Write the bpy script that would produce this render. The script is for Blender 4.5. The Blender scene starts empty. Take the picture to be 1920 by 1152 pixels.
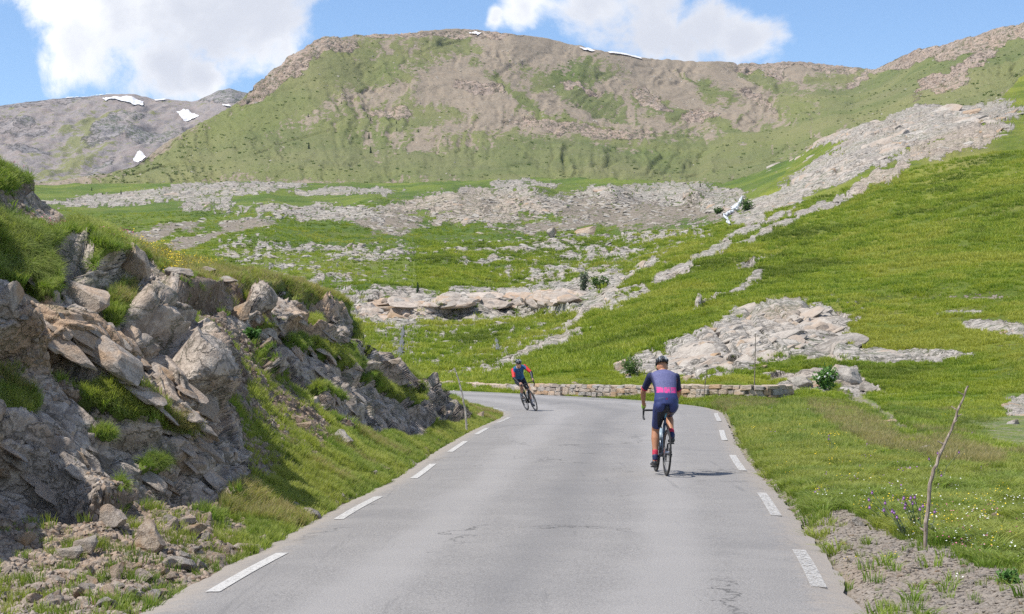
import bpy, bmesh, math, random
import numpy as np
from mathutils import Vector, Matrix, Euler
from mathutils.bvhtree import BVHTree
R = math.radians
SC = bpy.context.scene
COL = SC.collection
random.seed(7)
rng = np.random.default_rng(11)

# ------------------------------------------------------------------ camera
F = 1920 * 65 / 36.0          # focal length in photo pixels
HZ = 665.0                    # horizon row of the photo
CH = 1.70                     # eye height
cam = bpy.data.cameras.new('camera'); cam.lens = 65; cam.sensor_width = 36
cam.shift_y = (HZ - 576) / 1920.0
cam.clip_start = 0.3; cam.clip_end = 20000
camo = bpy.data.objects.new('camera', cam); COL.objects.link(camo)
camo.location = (0, 0, CH); camo.rotation_euler = (R(90), 0, 0)
SC.camera = camo

# ------------------------------------------------------------------ node helper
class N:
    def __init__(s, tree):
        s.t = tree; s.n = tree.nodes; s.l = tree.links
    def __call__(s, typ, ins=None, **kw):
        nd = s.n.new(typ)
        for k, v in kw.items(): setattr(nd, k, v)
        for k, v in (ins or {}).items():
            i = nd.inputs[k]
            if isinstance(v, bpy.types.NodeSocket): s.l.new(v, i)
            else: i.default_value = v
        return nd
    def math(s, op, a, b=0.0, c=None, clamp=False):
        nd = s.n.new('ShaderNodeMath'); nd.operation = op; nd.use_clamp = clamp
        for i, v in enumerate((a, b, c)):
            if v is None: continue
            if isinstance(v, bpy.types.NodeSocket): s.l.new(v, nd.inputs[i])
            else: nd.inputs[i].default_value = v
        return nd.outputs[0]
    def vmath(s, op, a, b=None, out=0):
        nd = s.n.new('ShaderNodeVectorMath'); nd.operation = op
        for i, v in enumerate((a, b)):
            if v is None: continue
            if isinstance(v, bpy.types.NodeSocket): s.l.new(v, nd.inputs[i])
            else: nd.inputs[i].default_value = v
        return nd.outputs[out]
    def mix(s, f, a, b, blend='MIX'):
        nd = s.n.new('ShaderNodeMix'); nd.data_type = 'RGBA'; nd.blend_type = blend
        for i, v in ((0, f), (6, a), (7, b)):
            if isinstance(v, bpy.types.NodeSocket): s.l.new(v, nd.inputs[i])
            else: nd.inputs[i].default_value = v if i == 0 or len(v) == 4 else (*v, 1)
        return nd.outputs[2]
    def ramp(s, f, lo, hi, smooth=True):
        nd = s.n.new('ShaderNodeMapRange'); nd.interpolation_type = 'SMOOTHSTEP' if smooth else 'LINEAR'
        nd.clamp = True
        s.l.new(f, nd.inputs[0])
        for i, v in ((1, lo), (2, hi)): nd.inputs[i].default_value = v
        return nd.outputs[0]
    def noise(s, vec, scale, detail=5, rough=0.6, dist=0.0, out=0):
        nd = s.n.new('ShaderNodeTexNoise'); s.l.new(vec, nd.inputs['Vector'])
        nd.inputs['Scale'].default_value = scale; nd.inputs['Detail'].default_value = detail
        nd.inputs['Roughness'].default_value = rough; nd.inputs['Distortion'].default_value = dist
        return nd.outputs[out]
    def attr(s, name):
        nd = s.n.new('ShaderNodeAttribute'); nd.attribute_name = name
        return nd.outputs['Fac']

# ------------------------------------------------------------------ sky, clouds, sun
SUN_EL = 59.0
SUN_DIR = Vector((-0.96, -0.27, 0)).normalized()    # horizontal direction towards the sun
def raydir(px, py):
    return Vector(((px - 960) / F, 1.0, (HZ - py) / F)).normalized()
W = bpy.data.worlds.new('World'); SC.world = W; W.use_nodes = True
n = N(W.node_tree); n.n.clear()
sky = n('ShaderNodeTexSky', sky_type='NISHITA')
sky.sun_disc = False; sky.sun_elevation = R(SUN_EL)
sky.sun_rotation = math.atan2(SUN_DIR.x, SUN_DIR.y)
sky.altitude = 2100; sky.air_density = 1.1; sky.dust_density = 0.35; sky.ozone_density = 1.0
tc = n('ShaderNodeTexCoord')
d = tc.outputs['Generated']
nrm = n.vmath('NORMALIZE', d)
# cumulus banks: a few soft round cores, broken up by turbulence
CORES = [(330, 20, 150), (200, 0, 130), (470, -10, 140), (330, 110, 75), (150, 60, 78), (520, 60, 85), (390, 150, 42),
         (-80, -160, 170), (620, -150, 120), (90, 10, 70),
         (1120, 5, 85), (1230, 30, 95), (1330, 50, 75), (1400, 75, 62), (1180, -60, 110), (1000, 5, 60), (940, 30, 28), (1290, 95, 45),
         (2300, -200, 200), (1900, -330, 160)]
fld = None
warp = n.noise(nrm, 26, 3, 0.6, 0, 1)
wv = n.vmath('SCALE', n.vmath('SUBTRACT', warp, (0.5, 0.5, 0.5))); wv.node.inputs[3].default_value = 0.030
pos = n.vmath('ADD', nrm, wv)
for (cx, cy, r) in CORES:
    q = n.vmath('DISTANCE', pos, tuple(raydir(cx, cy)), out=1)
    q = n.math('SUBTRACT', 1.0, n.math('DIVIDE', q, r / F))
    fld = q if fld is None else n.math('SMOOTH_MAX', fld, q, 0.35)
# loose cumulus over the rest of the sky
low = n.noise(nrm, 2.1, 4, 0.55)
z = n('ShaderNodeSeparateXYZ', {0: nrm})
infront = n.vmath('DISTANCE', nrm, (0, 0.99, 0.1), out=1)
rest = n.math('MULTIPLY', n.math('SUBTRACT', low, 0.56), 6.0)
rest = n.math('ADD', rest, n.math('MULTIPLY', n.ramp(infront, 0.62, 0.42), -3.0))
fld = n.math('MAXIMUM', n.math('MAXIMUM', fld, -1.0), n.math('MAXIMUM', rest, -1.0))
puff = n.noise(nrm, 17, 9, 0.63, 0.3)
puff2 = n.noise(nrm, 55, 6, 0.6, 0.2)
t = n.math('ADD', fld, n.math('MULTIPLY', n.math('SUBTRACT', puff, 0.5), 2.6))
t = n.math('ADD', t, n.math('MULTIPLY', n.math('SUBTRACT', puff2, 0.5), 0.6))
alpha = n.ramp(t, -0.22, 0.42)
shade = n.noise(pos, 9, 5, 0.55, 0.2)
body = n.math('ADD', n.math('MULTIPLY', t, 0.25), n.math('MULTIPLY', shade, 1.1))
ccol = n.mix(n.ramp(body, 0.45, 0.95), (6.6, 6.7, 6.9), (4.2, 4.4, 4.95))
skyc = n.mix(1.0, sky.outputs[0], (0.74, 0.84, 0.97), 'MULTIPLY')
colr = n.mix(alpha, skyc, ccol)
bg = n('ShaderNodeBackground', {0: colr, 1: 0.145})
out = n('ShaderNodeOutputWorld', {0: bg.outputs[0]})

sun = bpy.data.lights.new('sun', 'SUN'); sun.energy = 5.0; sun.angle = R(0.55); sun.color = (1.0, 0.955, 0.89)
suno = bpy.data.objects.new('sun', sun); COL.objects.link(suno)
sv = Vector((SUN_DIR.x * math.cos(R(SUN_EL)), SUN_DIR.y * math.cos(R(SUN_EL)), math.sin(R(SUN_EL))))
suno.rotation_euler = sv.to_track_quat('Z', 'Y').to_euler()
suno.location = (-30, 20, 60)

SC.view_settings.view_transform = 'Standard'; SC.view_settings.look = 'None'
SC.view_settings.exposure = 0.27; SC.view_settings.gamma = 1; SC.view_settings.use_curve_mapping = False
SC.render.engine = 'CYCLES'
SC.cycles.use_denoising = False
SC.cycles.max_bounces = 5; SC.cycles.diffuse_bounces = 2; SC.cycles.transparent_max_bounces = 6
SC.cycles.volume_bounces = 0

# ------------------------------------------------------------------ numpy noise
_p = np.random.default_rng(3).permutation(256); PERM = np.concatenate([_p, _p, _p]).astype(np.int64)
_g = np.random.default_rng(4).normal(size=(256, 3)); GRAD = (_g / np.linalg.norm(_g, axis=1)[:, None])
RND = np.random.default_rng(5).random((256, 3)); RND2 = np.random.default_rng(6).random((256, 3))
def fade(t): return t * t * t * (t * (t * 6 - 15) + 10)
def perlin(P):
    """P (n,2) or (n,3) -> about -1..1"""
    P = np.asarray(P, float); dim = P.shape[1]
    I = np.floor(P).astype(np.int64); f = P - I; I &= 255; w = fade(f)
    out = np.zeros(len(P))
    for c in range(1 << dim):
        o = [(c >> k) & 1 for k in range(dim)]
        h = PERM[(I[:, 0] + o[0]) & 255]
        for k in range(1, dim): h = PERM[h + ((I[:, k] + o[k]) & 255)]
        g = GRAD[h]; dt = 0.0; ww = 1.0
        for k in range(dim):
            dt = dt + g[:, k] * (f[:, k] - o[k]); ww = ww * (w[:, k] if o[k] else 1 - w[:, k])
        out += ww * dt
    return out * 1.6
def fbm(P, oct=4, gain=0.5, lac=2.03):
    a = 1.0; s = 0.0; P = np.asarray(P, float); out = np.zeros(len(P))
    for i in range(oct):
        out += a * perlin(P + i * 17.3); s += a; a *= gain; P = P * lac
    return out / s
def ridged(P, oct=4, gain=0.5):
    a = 1.0; s = 0.0; out = np.zeros(len(P))
    for i in range(oct):
        out += a * (1 - np.abs(perlin(P + i * 9.1)) * 1.6); s += a; a *= gain; P = P * 2.07
    return out / s
def worley(P):
    """-> F1, F2, random vec3 of nearest cell, offset to its feature point"""
    P = np.asarray(P, float); dim = P.shape[1]; nP = len(P)
    I = np.floor(P).astype(np.int64); F1 = np.full(nP, 9.0); F2 = np.full(nP, 9.0)
    rid = np.zeros(nP, np.int64); off = np.zeros((nP, dim))
    rngs = [(-1, 0, 1)] * dim
    import itertools
    for o in itertools.product(*rngs):
        J = I + np.array(o); K = J & 255
        h = PERM[K[:, 0]]
        for k in range(1, dim): h = PERM[h + K[:, k]]
        D = J + RND[h][:, :dim] - P
        dd = np.sqrt((D * D).sum(1))
        m = dd < F1
        F2 = np.where(m, F1, np.minimum(F2, dd)); F1 = np.where(m, dd, F1)
        rid = np.where(m, h, rid); off[m] = D[m]
    return F1, F2, RND2[rid], off
def sstep(x, a, b):
    t = np.clip((x - a) / (b - a), 0, 1); return t * t * (3 - 2 * t)
def lerp(a, b, t): return a + (b - a) * t
def curve(pts):
    xs = np.array([p[0] for p in pts], float); ys = np.array([p[1] for p in pts], float)
    return lambda x: np.interp(x, xs, ys)
def ell(px, py, cx, cy, rx, ry, ang=0):
    a = R(ang); dx = px - cx; dy = -(py - cy)
    u = (dx * math.cos(a) + dy * math.sin(a)) / rx; v = (-dx * math.sin(a) + dy * math.cos(a)) / ry
    return 1 - np.sqrt(u * u + v * v)
def ells(px, py, lst):
    m = np.full(np.shape(px), -9.0)
    for e in lst:
        m = np.maximum(m, ell(px, py, *e[:5]) + (e[5] if len(e) > 5 else 0.0))
    return m
def polydist(px, py, pts):
    m = np.full(np.shape(px), 1e9)
    for (x0, y0), (x1, y1) in zip(pts[:-1], pts[1:]):
        dx, dy = x1 - x0, y1 - y0; t = np.clip(((px - x0) * dx + (py - y0) * dy) / (dx * dx + dy * dy), 0, 1)
        m = np.minimum(m, np.hypot(px - x0 - t * dx, py - y0 - t * dy))
    return m
class RBF:
    """smooth depth (log) through scattered (px,py,value) points, linear kernel + plane"""
    def __init__(s, pts, log=True, ky=1.0, eps=12.0):
        A = np.array(pts, float); s.log = log; s.ky = ky; s.eps = eps
        s.x = A[:, 0]; s.y = A[:, 1] * ky; v = np.log(A[:, 2]) if log else A[:, 2]
        n_ = len(A); K = s.k(s.x[:, None] - s.x, s.y[:, None] - s.y) - 1e-3 * np.eye(n_)
        Pm = np.stack([np.ones(n_), s.x, s.y], 1)
        M = np.block([[K, Pm], [Pm.T, np.zeros((3, 3))]])
        w = np.linalg.solve(M, np.concatenate([v, np.zeros(3)])); s.w = w[:n_]; s.c = w[n_:]
    def k(s, dx, dy): return np.sqrt(dx * dx + dy * dy + s.eps ** 2)
    def __call__(s, px, py):
        px = np.asarray(px, float); sh = px.shape; px = px.ravel(); py = np.asarray(py, float).ravel() * s.ky
        out = s.c[0] + s.c[1] * px + s.c[2] * py
        for i in range(0, len(px), 60000):
            e = slice(i, i + 60000)
            out[e] += s.k(px[e, None] - s.x, py[e, None] - s.y) @ s.w
        return (np.exp(out) if s.log else out).reshape(sh)
def pt(px, py, d):
    """photo pixel + distance -> world"""
    px, py, d = np.broadcast_arrays(np.asarray(px, float), np.asarray(py, float), np.asarray(d, float))
    return np.stack([(px - 960) / F * d, d, CH + (HZ - py) / F * d], -1)
def d_flat(py, z=0.0): return F * (CH - z) / (py - HZ)

# ------------------------------------------------------------------ object helpers
def tag(o, label=None, cat=None, group=None, kind=None):
    if label: o['label'] = label
    if cat: o['category'] = cat
    if group: o['group'] = group
    if kind: o['kind'] = kind
    return o
def link(name, me, mat=None, parent=None, smooth=False):
    if isinstance(me, bmesh.types.BMesh):
        bm = me; me = bpy.data.meshes.new(name); bm.to_mesh(me); bm.free()
    if mat is not None:
        for m in (mat if isinstance(mat, (list, tuple)) else [mat]): me.materials.append(m)
    if smooth: me.shade_smooth()
    o = bpy.data.objects.new(name, me); COL.objects.link(o)
    if parent is not None: o.parent = parent
    return o
def empty(name, loc=(0, 0, 0), rz=0):
    o = bpy.data.objects.new(name, None); COL.objects.link(o); o.location = loc; o.rotation_euler = (0, 0, rz)
    o.empty_display_size = 0.2
    return o
def mesh_np(name, V, Q, attrs=None, smooth=True):
    V = np.asarray(V, np.float32); Q = np.asarray(Q, np.int32)
    me = bpy.data.meshes.new(name); k = Q.shape[1]
    me.vertices.add(len(V)); me.vertices.foreach_set('co', V.ravel())
    me.loops.add(Q.size); me.loops.foreach_set('vertex_index', Q.ravel())
    me.polygons.add(len(Q)); me.polygons.foreach_set('loop_start', np.arange(0, Q.size, k, dtype=np.int32))
    me.update(calc_edges=True)
    if smooth: me.polygons.foreach_set('use_smooth', np.ones(len(Q), bool))
    for a, v in (attrs or {}).items():
        at = me.attributes.new(a, 'FLOAT', 'POINT'); at.data.foreach_set('value', np.asarray(v, np.float32).ravel())
    me.validate()
    return me
def grid_quads(nr, nc):
    i = np.arange(nr - 1)[:, None] * nc + np.arange(nc - 1)
    return np.stack([i, i + 1, i + nc + 1, i + nc], -1).reshape(-1, 4)
def grid_normals(V):
    du = np.gradient(V, axis=1); dv = np.gradient(V, axis=0)
    nn = np.cross(du, dv); nn /= np.linalg.norm(nn, axis=-1, keepdims=True) + 1e-9
    return nn * np.where(nn[..., 2:3] < 0, -1, 1)
def submesh(V, Q, attrs, facemask):
    Q = Q[facemask]; u, inv = np.unique(Q, return_inverse=True)
    return V[u], inv.reshape(-1, 4), {k: v.ravel()[u] for k, v in attrs.items()}
# ------------------------------------------------------------------ materials
def newmat(name):
    m = bpy.data.materials.new(name); m.use_nodes = True; t = m.node_tree; t.nodes.clear()
    return m, N(t)
def finish(n, col, rough=0.9, bump=None, bstr=1.0, bdist=0.02, metal=0.0, spec=0.3, extra=None):
    ins = {'Base Color': col, 'Roughness': rough, 'Metallic': metal, 'Specular IOR Level': spec}
    if isinstance(col, tuple) and len(col) == 3: ins['Base Color'] = (*col, 1)
    ins.update(extra or {})
    p = n('ShaderNodeBsdfPrincipled', ins)
    if bump is not None:
        b = n('ShaderNodeBump', {'Strength': bstr, 'Distance': bdist, 'Height': bump})
        n.l.new(b.outputs[0], p.inputs['Normal'])
    n('ShaderNodeOutputMaterial', {0: p.outputs[0]})
    return p
_simple = {}
def simple(name, col, rough=0.6, metal=0.0, vary=0.06, scale=30, spec=0.4):
    if name in _simple: return _simple[name]
    m, n = newmat(name)
    tc = n('ShaderNodeTexCoord').outputs['Object']
    f = n.noise(tc, scale, 4, 0.6)
    c2 = tuple(max(0, c * (1 - 3 * vary)) for c in col); c1 = tuple(min(1, c * (1 + 3 * vary)) for c in col)
    finish(n, n.mix(n.ramp(f, 0.3, 0.7), c2, c1), rough, f, 0.15, 0.004, metal, spec)
    _simple[name] = m
    return m

def rock_color(n, P, S, pale, warm_attr=None):
    """P position, S metres of the main mottling"""
    a = n.noise(P, 1.0 / S, 8, 0.62, 0.2); b = n.noise(P, 5.0 / S, 6, 0.65); c = n.noise(P, 0.23 / S, 3, 0.5)
    lo, mid, hi, ochre = pale
    col = n.mix(n.ramp(a, 0.38, 0.62), lo, mid)
    col = n.mix(n.ramp(b, 0.45, 0.72), col, hi)
    w = n.ramp(c, 0.45, 0.68)
    if warm_attr is not None: w = n.math('MAXIMUM', n.math('MULTIPLY', w, 0.45), warm_attr)
    col = n.mix(n.math('MULTIPLY', w, 0.75), col, ochre)
    return col, a, b
def terrain_mat(name, S, pale, greens, dirtc, rockb=1.0, grassb=1.0, streak=None, thr=(0.42, 0.58), speck=0.55, crackd=0.8, dspeck=4.0):
    """attributes on the mesh: rock, dirt, dry, warm"""
    m, n = newmat(name)
    P = n('ShaderNodeNewGeometry').outputs['Position']
    if streak: P2 = n.vmath('MULTIPLY', P, streak)
    else: P2 = P
    rc, ra, rb = rock_color(n, P, S, pale, n.attr('warm'))
    # grass
    g1 = n.noise(P, 0.35 / S, 6, 0.62); g2 = n.noise(P, 3.5 / S, 5, 0.7); g3 = n.noise(P, 0.06 / S, 4, 0.55)
    gc = n.mix(n.ramp(g1, 0.35, 0.65), greens[0], greens[1])
    gc = n.mix(n.ramp(g3, 0.42, 0.62), gc, greens[2])
    gc = n.mix(n.math('MULTIPLY', n.ramp(g2, 0.48, 0.75), 0.6), gc, greens[3])
    gc = n.mix(n.attr('dry'), gc, greens[4])
    hv = n.noise(P, 14.0 / S, 3, 0.7)
    gc = n.mix(n.math('MULTIPLY', n.ramp(hv, 0.62, 0.36), 0.55), gc, tuple(c * 0.45 for c in greens[0]))
    # dirt / scree
    d1 = n.noise(P, 6.0 / S, 7, 0.75); d2 = n.noise(P, 0.8 / S, 4, 0.6)
    dc = n.mix(n.ramp(d1, 0.36, 0.66), dirtc[0], dirtc[1]); dc = n.mix(n.math('MULTIPLY', n.ramp(d2, 0.4, 0.7), 0.5), dc, dirtc[2])
    nz = n.noise(P2, 2.2 / S, 8, 0.72); nz0 = n.math('SUBTRACT', nz, 0.5)
    rk = n.ramp(n.math('ADD', n.attr('rock'), n.math('MULTIPLY', nz0, speck * 4.0)), *thr)
    dt = n.ramp(n.math('ADD', n.attr('dirt'), n.math('MULTIPLY', n.math('SUBTRACT', n.noise(P2, 1.5 / S, 9, 0.75), 0.5), dspeck)), *thr)
    wpv = n.vmath('SCALE', n.vmath('SUBTRACT', n.noise(P, 1.2 / S, 4, 0.6, 0, 1), (0.5, 0.5, 0.5))); wpv.node.inputs[3].default_value = 2.2 * S
    vor = n('ShaderNodeTexVoronoi', {'Vector': n.vmath('MULTIPLY', n.vmath('ADD', P, wpv), (0.7, 1, 1.8)), 'Scale': 0.8 / S}, feature='DISTANCE_TO_EDGE')
    vor2 = n('ShaderNodeTexVoronoi', {'Vector': n.vmath('MULTIPLY', n.vmath('ADD', P, wpv), (0.7, 1, 1.6)), 'Scale': 1.7 / S}, feature='DISTANCE_TO_EDGE')
    crack = n.math('MULTIPLY', n.ramp(vor.outputs['Distance'], 0.0, 0.09), n.math('ADD', 0.75, n.math('MULTIPLY', n.ramp(vor2.outputs['Distance'], 0.0, 0.06), 0.25)))
    rc = n.mix(n.math('MULTIPLY', n.math('SUBTRACT', 1.0, crack), crackd), rc, n.mix(n.ramp(g3, .45, .55), (0.055, 0.05, 0.04), (0.05, 0.075, 0.02)))
    col = n.mix(dt, gc, dc); col = n.mix(rk, col, rc)
    hr = n.math('ADD', n.math('MULTIPLY', ra, 1.2), n.math('ADD', n.math('MULTIPLY', rb, 0.5), n.math('MULTIPLY', crack, 0.16)))
    hg = n.math('ADD', n.math('MULTIPLY', hv, 0.5 * grassb), n.math('MULTIPLY', g2, 0.8 * grassb))
    hd = n.math('ADD', n.math('MULTIPLY', d1, 0.35), n.math('MULTIPLY', hv, 0.12))
    def sel(f, a, b):
        nd = n('ShaderNodeMix', {0: f, 2: a, 3: b}); return nd.outputs[0]
    h = sel(rk, sel(dt, hg, hd), n.math('MULTIPLY', hr, rockb))
    finish(n, col, 0.92, h, 1.0, 0.17 * S, spec=0.15)
    return m
ROCK_NEAR = ((0.24, 0.21, 0.185), (0.43, 0.38, 0.33), (0.57, 0.51, 0.44), (0.45, 0.30, 0.185))
ROCK_PALE = ((0.21, 0.19, 0.165), (0.40, 0.365, 0.32), (0.55, 0.51, 0.45), (0.37, 0.29, 0.215))
ROCK_MTN = ((0.19, 0.16, 0.14), (0.32, 0.265, 0.22), (0.44, 0.37, 0.31), (0.36, 0.26, 0.19))
G_NEAR = ((0.08, 0.14, 0.025), (0.13, 0.19, 0.03), (0.19, 0.23, 0.04), (0.22, 0.25, 0.07), (0.30, 0.26, 0.11))
G_HILL = ((0.10, 0.15, 0.02), (0.17, 0.22, 0.028), (0.25, 0.28, 0.04), (0.28, 0.30, 0.06), (0.30, 0.27, 0.09))
G_VAL = ((0.08, 0.135, 0.025), (0.125, 0.19, 0.032), (0.19, 0.24, 0.04), (0.22, 0.26, 0.07), (0.27, 0.26, 0.09))
G_MTN = ((0.075, 0.125, 0.030), (0.115, 0.17, 0.04), (0.165, 0.20, 0.055), (0.23, 0.23, 0.09), (0.33, 0.28, 0.16))
DIRT_NEAR = ((0.11, 0.075, 0.05), (0.26, 0.19, 0.14), (0.36, 0.30, 0.24))
DIRT_MTN = ((0.19, 0.158, 0.118), (0.32, 0.265, 0.20), (0.28, 0.22, 0.16))
DIRT_VAL = ((0.12, 0.10, 0.075), (0.30, 0.26, 0.215), (0.24, 0.20, 0.15))
M_BANK = terrain_mat('bank_rock_and_turf', 0.42, ROCK_NEAR, G_NEAR, DIRT_NEAR, 1.0, 0.5, crackd=0.55)
M_VERGE = terrain_mat('verge_turf', 0.3, ROCK_PALE, G_NEAR, ((0.16, 0.13, 0.098), (0.28, 0.24, 0.19), (0.36, 0.31, 0.255)), 1.0, 0.5, dspeck=2.2)
M_HILL = terrain_mat('hillside_turf', 1.3, ROCK_PALE, G_HILL, DIRT_VAL, 1.2, 0.9)
M_VAL = terrain_mat('meadow_turf', 2.4, ROCK_PALE, G_VAL, DIRT_VAL, 1.2, 0.8)
M_MTN = terrain_mat('mountain_scree', 8.0, ROCK_MTN, G_MTN, DIRT_MTN, 0.9, 0.5, streak=(1, 1, 0.35), thr=(0.35, 0.65), speck=.4, dspeck=2.4)
M_FAR = terrain_mat('distant_scree', 20.0, ((0.15, 0.14, 0.145), (0.26, 0.24, 0.235), (0.36, 0.33, 0.31), (0.29, 0.22, 0.18)), G_MTN, ((0.18, 0.162, 0.155), (0.30, 0.265, 0.25), (0.30, 0.235, 0.20)), 0.8, 0.4, streak=(1, 1, 0.35), thr=(0.35, 0.65))

def rock_mat(name, pal, S, bmp=1.0):
    m, n = newmat(name)
    tc = n('ShaderNodeTexCoord').outputs['Object']
    oi = n('ShaderNodeObjectInfo')
    P = n.vmath('ADD', tc, n.vmath('SCALE', oi.outputs['Location']))
    c, a, b = rock_color(n, P, S, pal)
    c = n.mix(n.math('MULTIPLY', oi.outputs['Random'], 0.5), c, n.mix(0.5, pal[1], pal[3]))
    fine = n.noise(P, 16 / S, 4, 0.7)
    h = n.math('ADD', n.math('MULTIPLY', a, 1.0), n.math('ADD', n.math('MULTIPLY', b, 0.5), n.math('MULTIPLY', fine, 0.15)))
    finish(n, c, 0.9, h, bmp, 0.12 * S * bmp, spec=0.2)
    return m
M_ROCKN = rock_mat('near_rock', ROCK_NEAR, 0.25)
M_ROCKO = rock_mat('ochre_rock', ((0.20, 0.15, 0.11), (0.36, 0.29, 0.22), (0.50, 0.44, 0.37), (0.38, 0.24, 0.13)), 0.25)
M_ROCKP = rock_mat('pale_rock', ((0.20, 0.18, 0.16), (0.37, 0.34, 0.30), (0.52, 0.485, 0.43), (0.36, 0.275, 0.205)), 0.3)
M_PEBN = rock_mat('brown_rubble', ((0.17, 0.14, 0.115), (0.32, 0.27, 0.225), (0.44, 0.38, 0.32), (0.34, 0.23, 0.145)), 0.6, .05)
M_PEBP = rock_mat('beige_gravel', ((0.13, 0.115, 0.098), (0.24, 0.21, 0.178), (0.38, 0.345, 0.30), (0.24, 0.185, 0.135)), 0.6, .05)
M_ROCKF = rock_mat('far_pale_rock', ((0.22, 0.20, 0.175), (0.40, 0.375, 0.33), (0.55, 0.52, 0.46), (0.36, 0.30, 0.23)), 1.2)

def grass_mat(name, cols, dry):
    m, n = newmat(name)
    oi = n('ShaderNodeObjectInfo'); P = n('ShaderNodeNewGeometry').outputs['Position']
    g = n.noise(P, 0.5, 3, 0.5)
    c = n.mix(oi.outputs['Random'], cols[0], cols[1])
    c = n.mix(n.ramp(g, 0.4, 0.62), c, cols[2])
    lg = n.noise(n.vmath('MULTIPLY', P, (1, .55, 1)), 0.06, 6, 0.66, 0.6); c = n.mix(n.math('MULTIPLY', n.ramp(lg, 0.50, 0.60), 0.85), c, cols[4]); c = n.mix(n.math('MULTIPLY', n.ramp(lg, 0.48, 0.38), 0.85), c, tuple(x * .58 for x in cols[0]))
    uvt = n.attr('tip')
    c = n.mix(n.math('MULTIPLY', n.ramp(uvt, 0.35, 1.0), dry), c, cols[3])
    dif = n('ShaderNodeBsdfPrincipled', {'Base Color': c, 'Roughness': 0.6, 'Specular IOR Level': 0.25})
    tr = n('ShaderNodeBsdfTranslucent', {0: n.mix(1.0, c, (1.1, 1.15, 0.6), 'MULTIPLY')})
    mx = n('ShaderNodeMixShader', {0: 0.42, 1: dif.outputs[0], 2: tr.outputs[0]})
    n('ShaderNodeOutputMaterial', {0: mx.outputs[0]})
    return m
M_GRASS = grass_mat('green_grass', ((0.13, 0.23, 0.035), (0.24, 0.34, 0.05), (0.32, 0.37, 0.07), (0.42, 0.40, 0.16), (0.30, 0.32, 0.06)), 0.55)
M_GRASSH = grass_mat('hill_grass', ((0.13, 0.225, 0.022), (0.235, 0.33, 0.03), (0.32, 0.38, 0.04), (0.41, 0.42, 0.10), (0.42, 0.42, 0.08)), 0.5)
M_GRASSD = grass_mat('dry_grass', ((0.24, 0.22, 0.08), (0.18, 0.22, 0.06), (0.30, 0.26, 0.11), (0.45, 0.37, 0.2), (0.36, 0.30, 0.12)), 0.8)
# ------------------------------------------------------------------ the road plan
ROAD_L = [(-3.6, -12), (-3.1, 0), (-2.75, 8), (-2.48, 12.1), (-2.35, 14.4), (-2.19, 16.5), (-2.02, 20), (-1.63, 25.3), (-1.50, 28.8), (-1.29, 33.9), (-1.09, 38.3), (-0.71, 45), (-0.34, 50.5), (-0.42, 54.5), (-1.15, 60), (-2.9, 68), (-6.0, 76), (-11, 83), (-18, 89)]
ROAD_R = [(1.0, -12), (1.55, 0), (2.05, 8), (2.30, 12.1), (2.58, 14.9), (2.91, 18.7), (3.2, 22), (3.46, 25.6), (3.81, 30), (4.08, 33), (4.35, 36), (5.0, 42.5), (5.75, 50), (6.3, 57), (6.1, 62.5), (4.5, 69.5), (0.9, 79), (-3.6, 88.5), (-13, 101)]
def spline(pts, nseg):
    P = np.array(pts, float); dd = np.concatenate([[0], np.cumsum(np.linalg.norm(np.diff(P, axis=0), axis=1))])
    out = []
    T = np.gradient(P, dd, axis=0)
    ss = np.linspace(0, dd[-1], nseg)
    for s_ in ss:
        i = min(np.searchsorted(dd, s_, side='right') - 1, len(P) - 2); h = dd[i + 1] - dd[i]; t = (s_ - dd[i]) / h
        h00 = 2 * t**3 - 3 * t**2 + 1; h10 = t**3 - 2 * t**2 + t; h01 = -2 * t**3 + 3 * t**2; h11 = t**3 - t**2
        out.append(h00 * P[i] + h10 * h * T[i] + h01 * P[i + 1] + h11 * h * T[i + 1])
    return np.array(out)
SL = spline(ROAD_L, 700)
_li = [np.argmin(np.hypot(SL[:, 0] - p[0], SL[:, 1] - p[1])) / 699 for p in ROAD_L]
SR0 = spline(ROAD_R, 1400)
_ri = [np.argmin(np.hypot(SR0[:, 0] - p[0], SR0[:, 1] - p[1])) / 1399 for p in ROAD_R]
_t = np.interp(np.linspace(0, 1, 700), _li, _ri)
SR = np.stack([np.interp(_t * 1399, np.arange(1400), SR0[:, k]) for k in (0, 1)], 1)
ROADPX_L = [(p[0] / p[1] * F + 960, HZ + CH * F / p[1]) for p in ROAD_L if p[1] > 5]
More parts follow.
